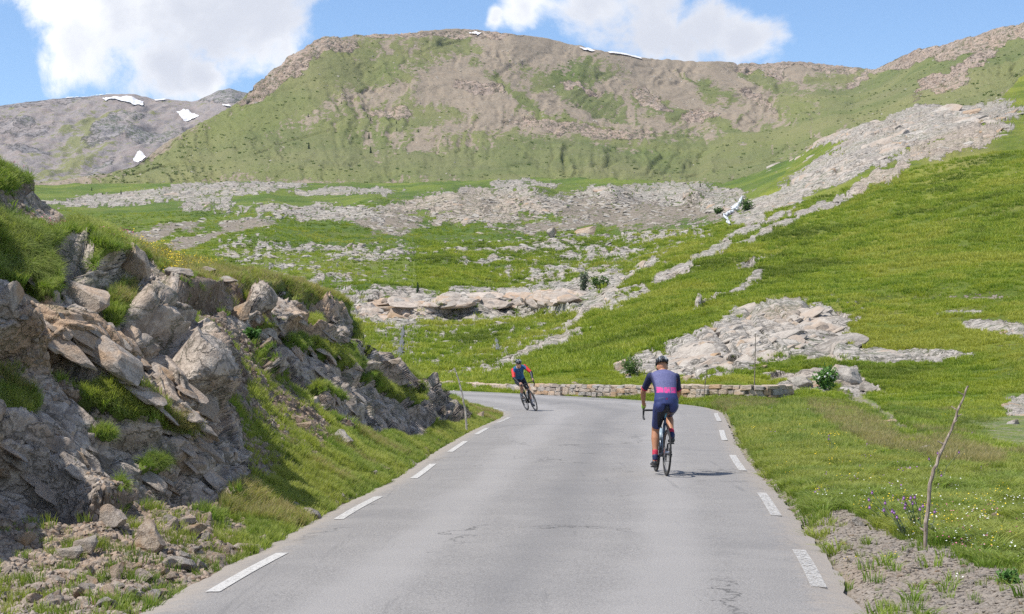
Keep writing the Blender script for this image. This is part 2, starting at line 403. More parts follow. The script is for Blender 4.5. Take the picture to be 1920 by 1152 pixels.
def road_near(x, y):
    """signed: >0 inside the road (metres to nearest edge, roughly)"""
    sh = np.shape(x); x = np.ravel(x); y = np.ravel(y); out = np.full(len(x), -50.0)
    sel = np.where((y < 105) & (y > -14) & (np.abs(x) < 25))[0]
    Lp = SL[::4]; Rp = SR[::4]
    TL = np.gradient(Lp, axis=0); TR = np.gradient(Rp, axis=0)
    TL /= np.linalg.norm(TL, axis=1)[:, None]; TR /= np.linalg.norm(TR, axis=1)[:, None]
    for i in range(0, len(sel), 20000):
        j = sel[i:i + 20000]
        dl = np.sqrt((x[j, None] - Lp[:, 0]) ** 2 + (y[j, None] - Lp[:, 1]) ** 2); dr = np.sqrt((x[j, None] - Rp[:, 0]) ** 2 + (y[j, None] - Rp[:, 1]) ** 2)
        kl = dl.argmin(1); kr = dr.argmin(1)
        sl = TL[kl, 0] * (y[j] - Lp[kl, 1]) - TL[kl, 1] * (x[j] - Lp[kl, 0])   # <0 : right of left edge
        sr = TR[kr, 0] * (y[j] - Rp[kr, 1]) - TR[kr, 1] * (x[j] - Rp[kr, 0])   # >0 : left of right edge
        ml, mr = dl.min(1), dr.min(1)
        a = np.where(sl < 0, 1, -1) * np.where(ml < 2.5, np.abs(sl), ml); b = np.where(sr > 0, 1, -1) * np.where(mr < 2.5, np.abs(sr), mr)
        out[j] = np.minimum(a, b)
    return out.reshape(sh)

# ------------------------------------------------------------------ asphalt
def asphalt():
    m, n = newmat('worn_asphalt')
    P = n('ShaderNodeNewGeometry').outputs['Position']
    ag = n.noise(P, 75, 3, 0.75); ag2 = n.noise(P, 28, 4, 0.7); mid = n.noise(P, 1.3, 5, 0.6)
    lane = n.noise(n.vmath('MULTIPLY', P, (1.5, 0.05, 1)), 1.1, 3, 0.5)
    c = n.mix(n.ramp(ag, 0.30, 0.70), (0.115, 0.108, 0.102), (0.345, 0.33, 0.312))
    c = n.mix(n.math('MULTIPLY', n.ramp(ag2, 0.35, 0.7), 0.5), c, (0.235, 0.222, 0.208))
    c = n.mix(n.math('MULTIPLY', n.ramp(mid, 0.4, 0.7), 0.35), c, (0.29, 0.275, 0.258))
    big = n.noise(P, 0.35, 5, 0.65, 0.5)
    c = n.mix(n.math('MULTIPLY', n.ramp(big, 0.5, 0.7), 0.35), c, (0.155, 0.15, 0.148))
    # wheel paths polished slightly paler, darker oil line between them
    u = n.attr('across')
    wob_ = n.math('MULTIPLY', n.math('SUBTRACT', n.noise(n.vmath('MULTIPLY', P, (.4, .12, 1)), 1.0, 4, 0.6), 0.5), 0.22)
    uu = n.math('ADD', u, wob_)
    wp = n.math('ADD', n.math('ADD', n.ramp(n.math('ABSOLUTE', n.math('SUBTRACT', uu, 0.27)), 0.10, 0.02), n.ramp(n.math('ABSOLUTE', n.math('SUBTRACT', uu, 0.72)), 0.10, 0.02)), 0.0)
    c = n.mix(n.math('MULTIPLY', wp, 0.42), c, (0.33, 0.315, 0.30))
    c = n.mix(n.math('MULTIPLY', n.ramp(n.math('ABSOLUTE', n.math('SUBTRACT', uu, 0.5)), 0.09, 0.0), 0.42), c, (0.15, 0.145, 0.142))
    # faint tyre scuffs and hairline cracks
    sc_ = n.ramp(n.noise(n.vmath('MULTIPLY', P, (3.0, 0.14, 1)), 1.9, 5, 0.65, 0.5), 0.62, 0.70)
    c = n.mix(n.math('MULTIPLY', sc_, 0.30), c, (0.11, 0.107, 0.107))
    wv_ = n.vmath('SCALE', n.noise(P, 1.3, 5, 0.7, 0, 1)); wv_.node.inputs[3].default_value = 1.6
    vc = n('ShaderNodeTexVoronoi', {'Vector': n.vmath('ADD', n.vmath('MULTIPLY', P, (1, .45, 1)), wv_), 'Scale': 0.33}, feature='DISTANCE_TO_EDGE')
    cr = n.math('MULTIPLY', n.ramp(vc.outputs['Distance'], 0.012, 0.003), n.ramp(n.noise(P, 0.22, 3, .5), 0.50, 0.58))
    c = n.mix(n.math('MULTIPLY', cr, 0.7), c, (0.06, 0.058, 0.055))
    e = n.attr('edge')
    en = n.math('ADD', e, n.math('MULTIPLY', n.math('SUBTRACT', n.noise(P, 5, 5, 0.7), 0.5), 1.6))
    c = n.mix(n.math('MULTIPLY', n.ramp(en, 0.25, 0.95), 0.65), c, (0.33, 0.285, 0.235))
    c = n.mix(n.math('MULTIPLY', n.ramp(n.noise(P, 210, 1, 0.5), 0.70, 0.76), 0.6), c, (0.46, 0.45, 0.43))
    finish(n, c, 0.85, n.math('ADD', ag, n.math('MULTIPLY', ag2, 0.6)), 0.7, 0.01, spec=0.3)
    return m
M_ASPH = asphalt()
nw = 25
tt = np.linspace(0, 1, nw)
RV = SL[:, None] * (1 - tt[None, :, None]) + SR[:, None] * tt[None, :, None]
wob = fbm(np.stack([np.arange(700) * 0.16, np.zeros(700)], 1), 4, 0.6) * 0.07
wob2 = fbm(np.stack([np.arange(700) * 0.16, np.zeros(700) + 40], 1), 4, 0.6) * 0.07
fine_ = perlin(np.stack([np.arange(700) * .47, np.zeros(700) + 9], 1)) * .045; wob = wob + fine_; wob2 = wob2 - fine_
RV[:, 0, 0] += wob - 0.02; RV[:, -1, 0] += wob2 + 0.02
zr = 0.0 + 0.035 * (1 - (2 * tt - 1) ** 2)[None, :] + 0 * RV[..., 0]
zr[:, 0] -= 0.03; zr[:, -1] -= 0.03
def road_z(x, y): return 0.02
RV3 = np.concatenate([RV, zr[..., None]], -1)
width = np.linalg.norm(SR - SL, axis=1)[:, None]
edge = np.clip(1 - np.minimum(tt, 1 - tt)[None, :] * width / 0.55, 0, 1)
road = link('road', mesh_np('road', RV3.reshape(-1, 3), grid_quads(700, nw)[:, ::-1], {'edge': edge, 'across': np.broadcast_to(tt, (700, nw)).copy()}), M_ASPH)
tag(road, 'pale worn asphalt road bending left past the rocky bank', kind='structure')

# painted edge dashes: children of the road
def paint():
    m, n = newmat('worn_white_paint')
    P = n('ShaderNodeNewGeometry').outputs['Position']
    w = n.noise(P, 38, 5, 0.75); w2 = n.noise(P, 3.0, 4, 0.6)
    f = n.ramp(n.math('ADD', w, n.math('MULTIPLY', w2, 0.55)), 0.60, 0.88)
    e = n.math('MULTIPLY', n.attr('fade'), 1.0)
    c = n.mix(n.math('MAXIMUM', n.math('MULTIPLY', n.ramp(w, 0.45, 0.75), 0.5), e), (0.50, 0.485, 0.455), (0.27, 0.26, 0.25))
    a = n.math('SUBTRACT', 1.0, n.math('MULTIPLY', n.ramp(n.math('ADD', w, n.math('MULTIPLY', n.attr('fade'), 0.4)), 0.52, 0.70), 0.80))
    finish(n, c, 0.75, w, 0.5, 0.003, extra={'Alpha': a})
    return m
M_PAINT = paint()
def along(side, d0, d1, inset, w, nn=14):
    """strip along a road edge between depths d0..d1 (metres ahead), inset from that edge"""
    E, O = (SL, SR) if side == 'L' else (SR, SL)
    i0 = np.argmax(E[:, 1] >= d0); i1 = np.argmax(E[:, 1] >= d1)
    return strip(side, i0, i1, inset, w, nn)
def strip(side, i0, i1, inset, w, nn=14):
    E = SL if side == 'L' else SR
    T = np.gradient(E, axis=0); T /= np.linalg.norm(T, axis=1)[:, None]
    Nn = np.stack([T[:, 1], -T[:, 0]], 1) * (1 if side == 'L' else -1)
    idx = np.linspace(i0, i1, nn)
    g = lambda A: np.stack([np.interp(idx, np.arange(700), A[:, k]) for k in (0, 1)], 1)
    e, nv = g(E), g(Nn)
    wd = np.linalg.norm(SR - SL, axis=1); wi = np.interp(idx, np.arange(700), wd)
    rows = []
    for o in (inset, inset + w):
        p = e + nv * o; tq = o / wi
        z_ = 0.035 * (1 - (2 * tq - 1) ** 2) + 0.006
        rows.append(np.concatenate([p, z_[:, None]], 1))
    return np.stack(rows, 0)
def dash(rows, fadev, name='edge_line'):
    nn = rows.shape[1]
    me = mesh_np(name, rows.reshape(-1, 3), grid_quads(2, nn), {'fade': np.full(2 * nn, fadev)}, smooth=False)
    return link(name, me, M_PAINT, road)
for py0, py1, fd in ((1117, 1041, .05), (976, 934, .1), (899, 872, .05), (849, 829, .05), (816, 804, .1), (794, 784, .2), (1400, 1265, .1)):
    dash(along('L', d_flat(py0), d_flat(py1), 0.24, 0.105), fd)
for py0, py1, fd in ((1110, 1034, .25), (970, 926, .2), (885, 855, .15), (827, 808, .1), (791, 776, .15), (1380, 1250, .5)):
    dash(along('R', d_flat(py0), d_flat(py1), 0.14, 0.115), fd)
k0 = np.argmin(np.hypot(SL[:, 0] + 0.5, SL[:, 1] - 55.5)); dash(strip('L', k0, k0 + 60, 0.22, 0.12, 30), .25)
k1 = np.argmin(np.hypot(SR[:, 0] - 5.6, SR[:, 1] - 65)); dash(strip('R', k1, 699, 0.16, 0.12, 90), .1)

# ------------------------------------------------------------------ verge, hillside and valley: one continuous surface
CP = []
for (x, y) in ((1400, 830), (1450, 900), (1550, 1000), (1650, 1152), (1650, 1050), (1750, 1100), (1900, 1152), (1900, 1050), (1750, 950), (1900, 950), (1600, 900),
               (1500, 850), (1420, 790), (1370, 772), (1460, 765), (1540, 790), (1600, 830), (1700, 875), (1850, 905), (1960, 925), (2150, 1152), (2150, 1000), (1620, 1350), (2150, 1350), (1800, 1350), (1350, 760), (1250, 752)):
    CP.append((x, y, d_flat(y, 0.0 if y < 1000 else -0.0)))
def colm(px, lst): CP.extend((px, y, d) for y, d in lst)
colm(1920, [(880, 29.5), (850, 40), (820, 52), (780, 62), (700, 76), (620, 92), (560, 112), (500, 140), (400, 205), (300, 310), (200, 470), (140, 600)])
colm(2150, [(880, 29.5), (850, 40), (780, 62), (700, 76), (600, 95), (500, 140), (400, 200), (200, 440), (60, 700)])
colm(1750, [(835, 38), (810, 50), (780, 60), (720, 76), (670, 88), (600, 105), (500, 150), (400, 230), (320, 320), (260, 400), (215, 470), (197, 520)])
colm(1600, [(772, 60), (740, 74), (700, 84), (660, 93), (620, 103), (570, 114), (540, 135), (500, 165), (430, 235), (380, 300), (330, 350), (290, 410), (235, 520)])
colm(1450, [(748, 72), (728, 80), (700, 86), (650, 95), (600, 108), (570, 120), (530, 150), (480, 200), (440, 250), (410, 300), (360, 400), (330, 480), (300, 600)])
colm(1300, [(744, 74), (730, 80), (710, 86), (680, 92), (640, 100), (600, 115), (560, 145), (520, 180), (480, 230), (450, 290), (420, 360), (390, 430), (350, 520), (345, 650)])
colm(1150, [(740, 78), (726, 84), (705, 92), (670, 102), (640, 115), (600, 140), (560, 175), (520, 225), (490, 260), (460, 320), (430, 370), (400, 420), (350, 500), (338, 700)])
colm(1000, [(738, 80.5), (725, 88), (700, 102), (660, 122), (630, 150), (600, 190), (585, 210), (560, 224), (530, 240), (500, 270), (460, 320), (430, 370), (400, 410), (355, 480), (345, 620), (335, 850)])
colm(850, [(732, 88), (722, 98), (700, 120), (670, 145), (640, 170), (610, 198), (590, 211), (560, 222), (540, 235), (500, 270), (460, 320), (430, 370), (400, 400), (370, 450), (355, 560), (340, 850)])
colm(700, [(728, 93), (715, 110), (660, 150), (620, 190), (590, 208), (560, 222), (530, 240), (500, 265), (460, 310), (430, 350), (400, 400), (375, 480), (355, 700), (345, 850)])
colm(500, [(740, 80), (700, 110), (600, 200), (560, 220), (520, 245), (480, 280), (450, 310), (420, 350), (400, 420), (380, 500), (355, 650), (342, 850)])
colm(300, [(740, 80), (700, 110), (600, 200), (520, 240), (480, 280), (450, 330), (420, 400), (390, 500), (370, 580), (352, 700), (344, 850)])
colm(100, [(740, 80), (700, 110), (600, 200), (500, 260), (450, 330), (400, 450), (375, 600), (348, 850)])
colm(-200, [(740, 80), (700, 110), (600, 200), (500, 260), (450, 330), (400, 450), (375, 600), (350, 850)])
D2 = RBF(CP, ky=1.6)
crest2 = curve([(-200, 350), (0, 346), (100, 347), (240, 344), (500, 342), (700, 344), (850, 340), (1000, 334), (1150, 336), (1300, 344), (1355, 346), (1400, 333), (1480, 300), (1540, 268), (1580, 247), (1640, 234), (1680, 212), (1720, 198), (1800, 197), (1850, 196), (1880, 180), (1920, 142), (2150, 40)])
_botR = [(p[0] / p[1] * F + 960, HZ + CH * F / p[1]) for p in ROAD_R if p[1] > 3]
_b = sorted([b for b in _botR if b[1] < 1400], key=lambda q: -q[1])
# bottom of the sheet: runs a little under the road all the way
def bottom2(px):
    xs = [-200, 600, 760, 820, 1000, 1200, 1290, 1325]; ys = [735, 735, 733, 732.5, 742, 754, 761, 775]
    rr = [(1350, 800), (1380, 840), (1432, 900), (1492, 985), (1552, 1068), (1605, 1160), (1700, 1330), (1760, 1420), (2150, 1420)]
    xs += [r[0] for r in rr]; ys += [r[1] for r in rr]
    return np.interp(px, xs, ys)
PXS = np.arange(-180, 2121, 2.3); NR2 = 500
pxg = np.broadcast_to(PXS, (NR2, len(PXS)))
tv = np.linspace(0, 1, NR2)[:, None]
# finer rows towards the top where distances are compressed
pyg = lerp(bottom2(PXS)[None], crest2(PXS)[None], tv)
dg = D2(pxg, pyg)
dg = np.maximum.accumulate(dg, axis=0)
# back slope rows beyond the crest
nb = 10
zc = (HZ - pyg[-1]) / F * dg[-1] + CH
bd = dg[-1][None] * (1 + 0.02 * np.arange(1, nb + 1))[:, None] ** 1.3
bz = zc[None] - (bd - dg[-1][None]) * 0.25
V2 = pt(pxg, pyg, dg)
VB = np.stack([(PXS[None] - 960) / F * bd, bd, bz], -1)
V2 = np.concatenate([V2, VB], 0)
px2 = np.concatenate([pxg, np.broadcast_to(PXS, (nb, len(PXS)))], 0); py2 = np.concatenate([pyg, np.broadcast_to(pyg[-1], (nb, len(PXS)))], 0)
nr, nc = px2.shape
X2 = V2.reshape(-1, 3); x2, y2, z2 = X2.T.copy(); PX = px2.ravel(); PY = py2.ravel()
warpx = fbm(np.stack([PX / 60, PY / 40], 1), 4, 0.6) ; warpy = fbm(np.stack([PX / 60 + 50, PY / 40], 1), 4, 0.6)
wx = PX + warpx * 22; wy = PY + warpy * 13
PALE = [(1400, 640, 185, 52, 14, .1), (1330, 665, 120, 40, 15, .1), (1210, 680, 62, 28, 20, .0), (1520, 600, 80, 38, -10, .1), (1460, 580, 90, 22, 2, .1), (1545, 650, 60, 20, 0),
        (1635, 664, 135, 10, -1, .4), (1594, 712, 34, 18, -35, .3), (1500, 705, 66, 12, 5), (1505, 728, 45, 12, -5, .2), (1635, 730, 22, 9, -20, .3),
        (1895, 618, 68, 8, -8, .4), (1912, 775, 36, 34, 0), (1745, 226, 150, 27, 6, .3), (1660, 262, 90, 34, 22, .3), (1560, 320, 100, 24, 26, .3), (1460, 372, 90, 16, 30, .2), (1405, 405, 40, 18, 10),
        (1560, 252, 110, 15, 16, .2), (1460, 288, 60, 12, 26, .2), (1790, 268, 120, 22, 18), (1660, 330, 60, 12, 25), (1535, 390, 170, 7, 25, .1), (1420, 425, 80, 7, 24, .1),
        (1290, 500, 90, 8, 29, .2), (1265, 517, 70, 7, 28, .2), (1395, 535, 55, 5, 30, .1), (1330, 565, 40, 5, 32), (1150, 545, 130, 7, 37, .1), (1090, 595, 60, 8, 35, .1), (1000, 655, 110, 7, 20), (930, 695, 60, 6, 20),
        (1800, 585, 60, 6, 3), (1830, 190, 60, 8, 5), (1430, 490, 40, 4, 20)]
GREY = [(735, 580, 85, 26, 2, .35), (790, 588, 60, 16, 0, .2), (960, 566, 150, 15, 1, .25), (1030, 555, 100, 18, 4, .3), (1130, 528, 55, 22, 10), (890, 590, 26, 20, 0),
        (700, 560, 120, 8, 0, .1), (335, 364, 205, 13, 5, .35), (390, 386, 42, 13, 4, .3), (620, 400, 130, 16, -3), (640, 360, 110, 8, 0, .1), (975, 345, 65, 10, 0, .1), (800, 385, 130, 12, 6),
        (1240, 365, 150, 19, -1, .2), (1350, 378, 60, 24, 0), (1010, 385, 80, 18, 0, .0), (930, 375, 150, 26, 0, -.05), (900, 410, 110, 18, 0, -.05)]
SLAB = [(700, 482, 78, 13, -2, .3), (560, 463, 60, 6, 0, .1), (650, 466, 60, 6, 0), (950, 466, 170, 8, 3, .1), (1040, 462, 90, 10, 2, .2), (930, 492, 150, 10, 3), (1130, 478, 90, 14, 5, .1), (1240, 440, 90, 14, 8), (1060, 510, 110, 16, 3),
        (640, 528, 80, 9, 0), (620, 548, 60, 8, 0), (480, 490, 80, 5, 0), (430, 480, 40, 6, 0), (540, 500, 90, 5, 0), (1150, 440, 160, 7, 3)]
SCREE = [(1160, 395, 110, 28, -4, .3), (1270, 400, 110, 20, 0), (730, 415, 62, 24, 0, .1), (900, 392, 130, 32, 0, -.1), (1050, 420, 130, 12, 8), (290, 438, 75, 12, 12, .3), (360, 455, 70, 10, 18, .2), (450, 420, 62, 13, 0)]
nz1 = fbm(np.stack([x2 / (y2 * 0.02 + 1), np.log(y2) * 50, z2 * 0], 1)[:, :2], 4, 0.65)
nzF = fbm(np.stack([wx / 30, wy / 13], 1), 5, .78)
f1_, f2_, _r, _o = worley(np.stack([(wx + nzF * 25) / 34, (wy + nzF * 12) / 13, 0 * wx], 1)[:, :2])
joint = sstep(f2_ - f1_, 0.03, 0.16)
rockP = sstep(ells(wx, wy, PALE) + nz1 * 0.5 + nzF * .75 - .05, -0.14, 0.16) * (.72 + .28 * joint)
rockG = sstep(np.maximum(ells(wx, wy, GREY), 1.3 * ells(PX, wy, [(740, 580, 105, 30, 2, .3), (1000, 563, 160, 20, 1, .4), (1060, 552, 70, 22, 5, .4), (880, 585, 60, 14, 0, .4)])) + nz1 * 0.4 + nzF * .8 - .05, -0.10, 0.22) * (.4 + .6 * joint)
rockS = 0.9 * sstep(ells(wx, wy, SLAB) + nz1 * .6 + nzF * 1.5 - 0.30, -0.10, 0.2) * joint
scree = 0.8 * sstep(ells(wx, wy, SCREE) + nz1 * 0.5 + nzF * .6, -0.15, 0.4)
STONY = [(860, 655, 150, 62, 15, .3), (800, 620, 110, 40, 0, .2), (1010, 620, 90, 40, 0, .1), (1080, 510, 150, 30, 3, .0), (480, 465, 80, 25, 0), (1230, 460, 120, 30, 10, .1), (560, 400, 160, 20, 0)]
rockT = sstep(np.minimum(ells(wx, wy, STONY), .25) * 1.2 + fbm(np.stack([wx / 14, wy / 7], 1), 4, .8) * 1.6 - .30, -.05, .22)
rock = np.maximum(np.maximum(np.maximum(rockP, rockG), rockS), rockT)
spk = sstep(ells(PX, PY, [(880, 650, 210, 75, 0), (1050, 500, 260, 55, 0), (850, 470, 350, 30, 0), (600, 500, 260, 50, 0), (900, 390, 260, 45, 0), (1250, 680, 120, 30, 0)]), -.1, .4)
spz = sstep(fbm(np.stack([wx / 9, wy / 5], 1), 3, .8), .12, .34)
rock = np.maximum(rock, spk * (.22 + .5 * spz))
dirt = scree.copy()
# eroded terrace lines and the trodden path
L1 = polydist(wx, PY, [(1560, 577), (1640, 560), (1700, 553), (1800, 551), (1870, 546), (1990, 549)])
L2 = polydist(wx, PY, [(1400, 500), (1480, 470), (1600, 442), (1700, 425), (1800, 408), (1990, 380)])
L3 = polydist(wx, PY, [(1570, 733), (1625, 757), (1680, 795), (1745, 838)])
L4 = polydist(wx, PY, [(1040, 612), (1110, 592), (1180, 575)])
cut = np.maximum.reduce([np.exp(-(L1 / 5.0) ** 2), 0.8 * np.exp(-(L2 / 4.2) ** 2) * (nz1 > -0.15), 0.5 * np.exp(-(L4 / 2.5) ** 2)])
dirt = np.maximum.reduce([dirt, sstep(cut, .3, .7), sstep(L3 + nzF * 8, 13, 3) * 0.55])
gravel = ells(PX + warpx * 10, PY + warpy * 8, [(1720, 1110, 190, 62, -18, .5), (1600, 990, 60, 22, -30, .1), (1820, 1150, 150, 60, 0, .5), (1640, 1040, 110, 36, -25, .4)])
dirt = np.maximum(dirt, sstep(gravel + nz1 * 0.4, -0.1, 0.4) * 1.0)
rn = road_near(x2, y2)
dirt = np.maximum(dirt, sstep(rn, -0.38, -0.08) * 0.55)
dry = np.clip(sstep(fbm(np.stack([x2, y2], 1) / 9.0, 3), 0.0, 0.5) * 0.5, 0, 1)
dry = np.maximum(dry, sstep(ells(wx, wy, [(1600, 800, 130, 35, -30), (1400, 760, 70, 14, 0), (1150, 740, 330, 9, 1), (1780, 860, 120, 30, -10), (1450, 470, 120, 18, 25), (1150, 640, 220, 14, 28), (1700, 590, 200, 16, 0), (1800, 300, 100, 40, 20)]), 0, 0.6) * 0.6)
warm = sstep(ells(PX, PY, [(880, 395, 210, 45, 0), (1790, 268, 120, 30, 15), (1660, 330, 90, 20, 25), (1480, 590, 80, 20, 0), (730, 590, 70, 14, 0)]), 0, .4) * 0.7
# relief
N2 = grid_normals(V2.reshape(nr, nc, 3)).reshape(-1, 3)
amp = np.clip(y2 / 100, 0.05, 4.0)
und = fbm(np.stack([x2, y2], 1) / 26.0, 3) * np.clip((y2 - 75) / 120, 0, 1) * 1.5
und += fbm(np.stack([x2, y2], 1) / 6.0, 3) * np.clip((y2 - 60) / 100, 0, 1) * 0.30 + fbm(np.stack([x2, y2], 1) / 1.6, 3) * 0.05
disp = und * sstep(-rn, 0.0, 1.5)
verge = (y2 < 75) & (rn > -30)
disp += np.where(y2 < 72, sstep(-rn, 0.05, 1.3) * (0.05 + 0.09 * fbm(np.stack([x2, y2], 1) / 1.1, 3)), 0)
disp += np.where(y2 < 90, -0.06 * sstep(rn, -0.22, -0.05), 0)
mi = np.where((ells(wx, wy, PALE + GREY + SLAB) > -.3) | (scree > 0.05))[0]
Pm = X2[mi]; dm = y2[mi]
def blocks(P, size, stretch=(1, 1, 1)):
    f1, f2, rnd, off = worley(P / size * np.array(stretch))
    return (rnd[:, 0] - 0.5) + (off[:, 0] * (rnd[:, 1] - 0.5) + off[:, 1] * (rnd[:, 2] - 0.5)) * 1.5 - 0.5 * (1 - sstep(f2 - f1, 0, 0.16))
s1 = np.clip(dm / 48, 1.9, 5)[:, None]
Q = Pm + np.stack([perlin(Pm / s1 * 0.7), perlin(Pm / s1 * 0.7 + 31), perlin(Pm / s1 * .7 + 77)], 1) * s1 * 0.35
ang = R(28)
Qr = np.stack([Q[:, 0] * math.cos(ang) - Q[:, 2] * math.sin(ang), Q[:, 1], Q[:, 0] * math.sin(ang) + Q[:, 2] * math.cos(ang)], 1)
lay = np.array((0.55, 0.28, 2.0))
b1 = blocks(Qr * lay, s1); b2 = blocks(Qr * lay, s1 * 0.38); b3 = fbm(Qr / (s1 * .12), 2)
smooth_m = sstep(np.maximum(np.maximum(ells(wx, wy, PALE), ells(wx, wy, GREY)), ells(wx, wy, SLAB) - .1), -.25, .35)
rr_ = np.maximum(smooth_m[mi], 0.6 * scree[mi])
rd = (b1 * 0.50 + b2 * 0.10 + b3 * 0.008) * np.minimum(s1[:, 0], 2.8) * 0.55 + s1[:, 0] * 0.06
bigger = sstep(ells(PX[mi], PY[mi], [(740, 580, 110, 40, 0), (1000, 562, 160, 30, 0), (1400, 630, 240, 90, 0), (1700, 250, 300, 90, 20)]), 0, .3)
spkl = rock[mi] < 0.35
rd = rd * (0.45 + 0.5 * bigger)
disp[mi] += rd * rr_ * np.minimum(1, np.where(scree[mi] > rock[mi], 0.35, 1.0))
disp -= cut * 0.9
dirn = N2 * 0.6 + np.array((0, 0, 0.4)); dirn /= np.linalg.norm(dirn, axis=1)[:, None]
X2 = X2 + dirn * disp[:, None]
# outward lip of the rock band with the dark recess below it
lip = np.exp(-((PY - (566 + 6 * np.sin(PX / 40))) / 10) ** 2) * sstep(PX, 650, 700) * sstep(PX, 1130, 1070); under = np.exp(-((PY - (592 + 6 * np.sin(PX / 40))) / 9) ** 2) * sstep(PX, 660, 700) * sstep(PX, 1110, 1080)
X2[:, 1] += -6 * lip + 3 * under; X2[:, 2] -= .5 * under
A2 = {'rock': rock, 'dirt': dirt, 'dry': dry, 'warm': warm}
Q2 = grid_quads(nr, nc)
fc = Q2[:, 0]; dfc = y2[fc]; pfx = PX[fc]; pfy = PY[fc]
is_verge = (dfc < 62) | ((pfy > 742) & (dfc < 75))
hb = np.interp(pfx, [800, 860, 1000, 1100, 1200, 1280, 1350, 1450, 1540, 1640], [735, 705, 655, 590, 515, 455, 420, 345, 250, 200])
is_hill = ~is_verge & (pfy < 760) & (pfx > 800) & (pfy > hb)
is_hill |= ~is_verge & (pfx > 1640)
TERR = {}
def piece(name, label, mask, mat):
    v, q, a = submesh(X2, Q2, A2, mask)
    o = link(name, mesh_np(name, v, q, a), mat); tag(o, label, kind='structure'); TERR[name] = o
    return o
piece('verge', 'grassy verge with a gravelly patch along the right road edge', is_verge, M_VERGE)
piece('hillside', 'bright green hillside with pale rock outcrops rising to the right', is_hill, M_HILL)
piece('valley', 'green valley floor strewn with pale rock slabs', ~is_verge & ~is_hill, M_VAL)

# ground under the road and behind the camera
gx = np.linspace(-22, 22, 12); gy = np.linspace(-25, 100, 30)
GV = np.stack(np.meshgrid(gx, gy), -1).reshape(-1, 2)
GV = np.concatenate([GV, np.full((len(GV), 1), -0.28)], 1)
gnd = link('ground', mesh_np('ground', GV, grid_quads(30, 12), {'rock': np.zeros(360), 'dirt': np.full(360, .4), 'dry': np.zeros(360), 'warm': np.zeros(360)}), M_VERGE)
tag(gnd, 'bare soil under the road', kind='structure')

# ------------------------------------------------------------------ mountains
GULLY = True
crestM = [(-200, 352), (0, 350), (100, 345), (200, 325), (250, 312), (300, 275), (380, 230), (450, 190), (470, 168), (500, 140), (560, 95), (590, 76), (610, 66), (640, 70), (700, 62), (740, 63), (790, 56), (870, 52), (960, 62), (1040, 75), (1130, 97), (1230, 108), (1330, 114), (1400, 120), (1480, 118), (1520, 117), (1560, 122), (1600, 128), (1640, 130), (1690, 105), (1720, 92), (1760, 84), (1800, 75), (1860, 55), (1920, 44), (2150, 20)]
crestMd = curve([(-200, 900), (100, 930), (250, 1000), (300, 1050), (380, 1120), (450, 1180), (560, 1290), (610, 1340), (870, 1450), (1040, 1500), (1230, 1600), (1400, 1700), (1560, 1780), (1640, 1700), (1720, 1500), (1800, 1420), (1920, 1350), (2150, 1300)])
cm = curve(crestM)
MP = [(x, y, float(crestMd(x))) for x, y in crestM[::2]]
for px in range(-200, 2151, 150):
    b_ = float(crest2(px)) + 14; c_ = float(cm(px)); dc = float(crestMd(px)); d0 = 850 if px < 1400 else 820
    MP.append((px, b_ + 3, d0))
    if b_ - c_ > 60:
        for f_, g_ in ((.25, .30), (.5, .58), (.75, .80)): MP.append((px, lerp(b_, c_, f_), lerp(d0, dc, g_)))
DM = RBF(MP, ky=1.0)
PXM = np.arange(-190, 2141, 3.0); NRM = 300
pxm = np.broadcast_to(PXM, (NRM, len(PXM))); tm = np.linspace(0, 1, NRM)[:, None]
pym = lerp((crest2(PXM) + 16)[None], np.minimum(cm(PXM), crest2(PXM) + 6)[None], tm)
dm_ = np.maximum.accumulate(DM(pxm, pym), axis=0)
VM = pt(pxm, pym, dm_)
bd = dm_[-1][None] * (1 + 0.012 * np.arange(1, 9))[:, None] ** 1.2; zc = VM[-1, :, 2]
VB = np.stack([(PXM[None] - 960) / F * bd, bd, zc[None] - (bd - dm_[-1][None]) * 0.35], -1)
VM = np.concatenate([VM, VB], 0); nrm_, ncm = VM.shape[:2]
pxa = np.concatenate([pxm, np.broadcast_to(PXM, (8, ncm))], 0).ravel(); pya = np.concatenate([pym, np.broadcast_to(pym[-1], (8, ncm))], 0).ravel()
XM = VM.reshape(-1, 3); xm, ym, zm = XM.T.copy()
wxm = pxa + fbm(np.stack([pxa / 90, pya / 60], 1), 4, .6) * 50; wym = pya + fbm(np.stack([pxa / 90 + 9, pya / 60], 1), 4, .6) * 26
GREEN = [(430, 260, 200, 60, 38, .3), (560, 180, 160, 36, 38, .2), (700, 130, 110, 26, 12, .1), (330, 300, 130, 24, 25, .4), (600, 270, 200, 70, 10, -.1), (840, 90, 60, 20, 0), (860, 70, 40, 12, 0), (1070, 140, 80, 26, 10, .1), (1090, 175, 120, 20, -25),
         (980, 190, 90, 12, -40), (900, 305, 260, 26, 4, .2), (1150, 300, 260, 30, -8, .2), (1300, 300, 200, 40, 3, .4), (1240, 200, 60, 16, -25), (1330, 170, 60, 14, -30), (1440, 150, 70, 16, -20), (1510, 210, 30, 45, 80, .1), (1590, 200, 70, 30, 60), (1720, 160, 200, 60, 18, .5), (1850, 120, 150, 50, 18, .3), (1460, 260, 90, 16, 0, .3),
         (950, 320, 700, 22, 0, .3), (1100, 235, 120, 14, -12), (1350, 235, 80, 12, -20), (750, 225, 100, 30, 0, -.1), (640, 95, 90, 14, 8)]
slant = np.interp(pxa, [200, 700, 1100, 1500, 1700, 2100], [-1.2, -.1, .55, .75, -.5, -.9])
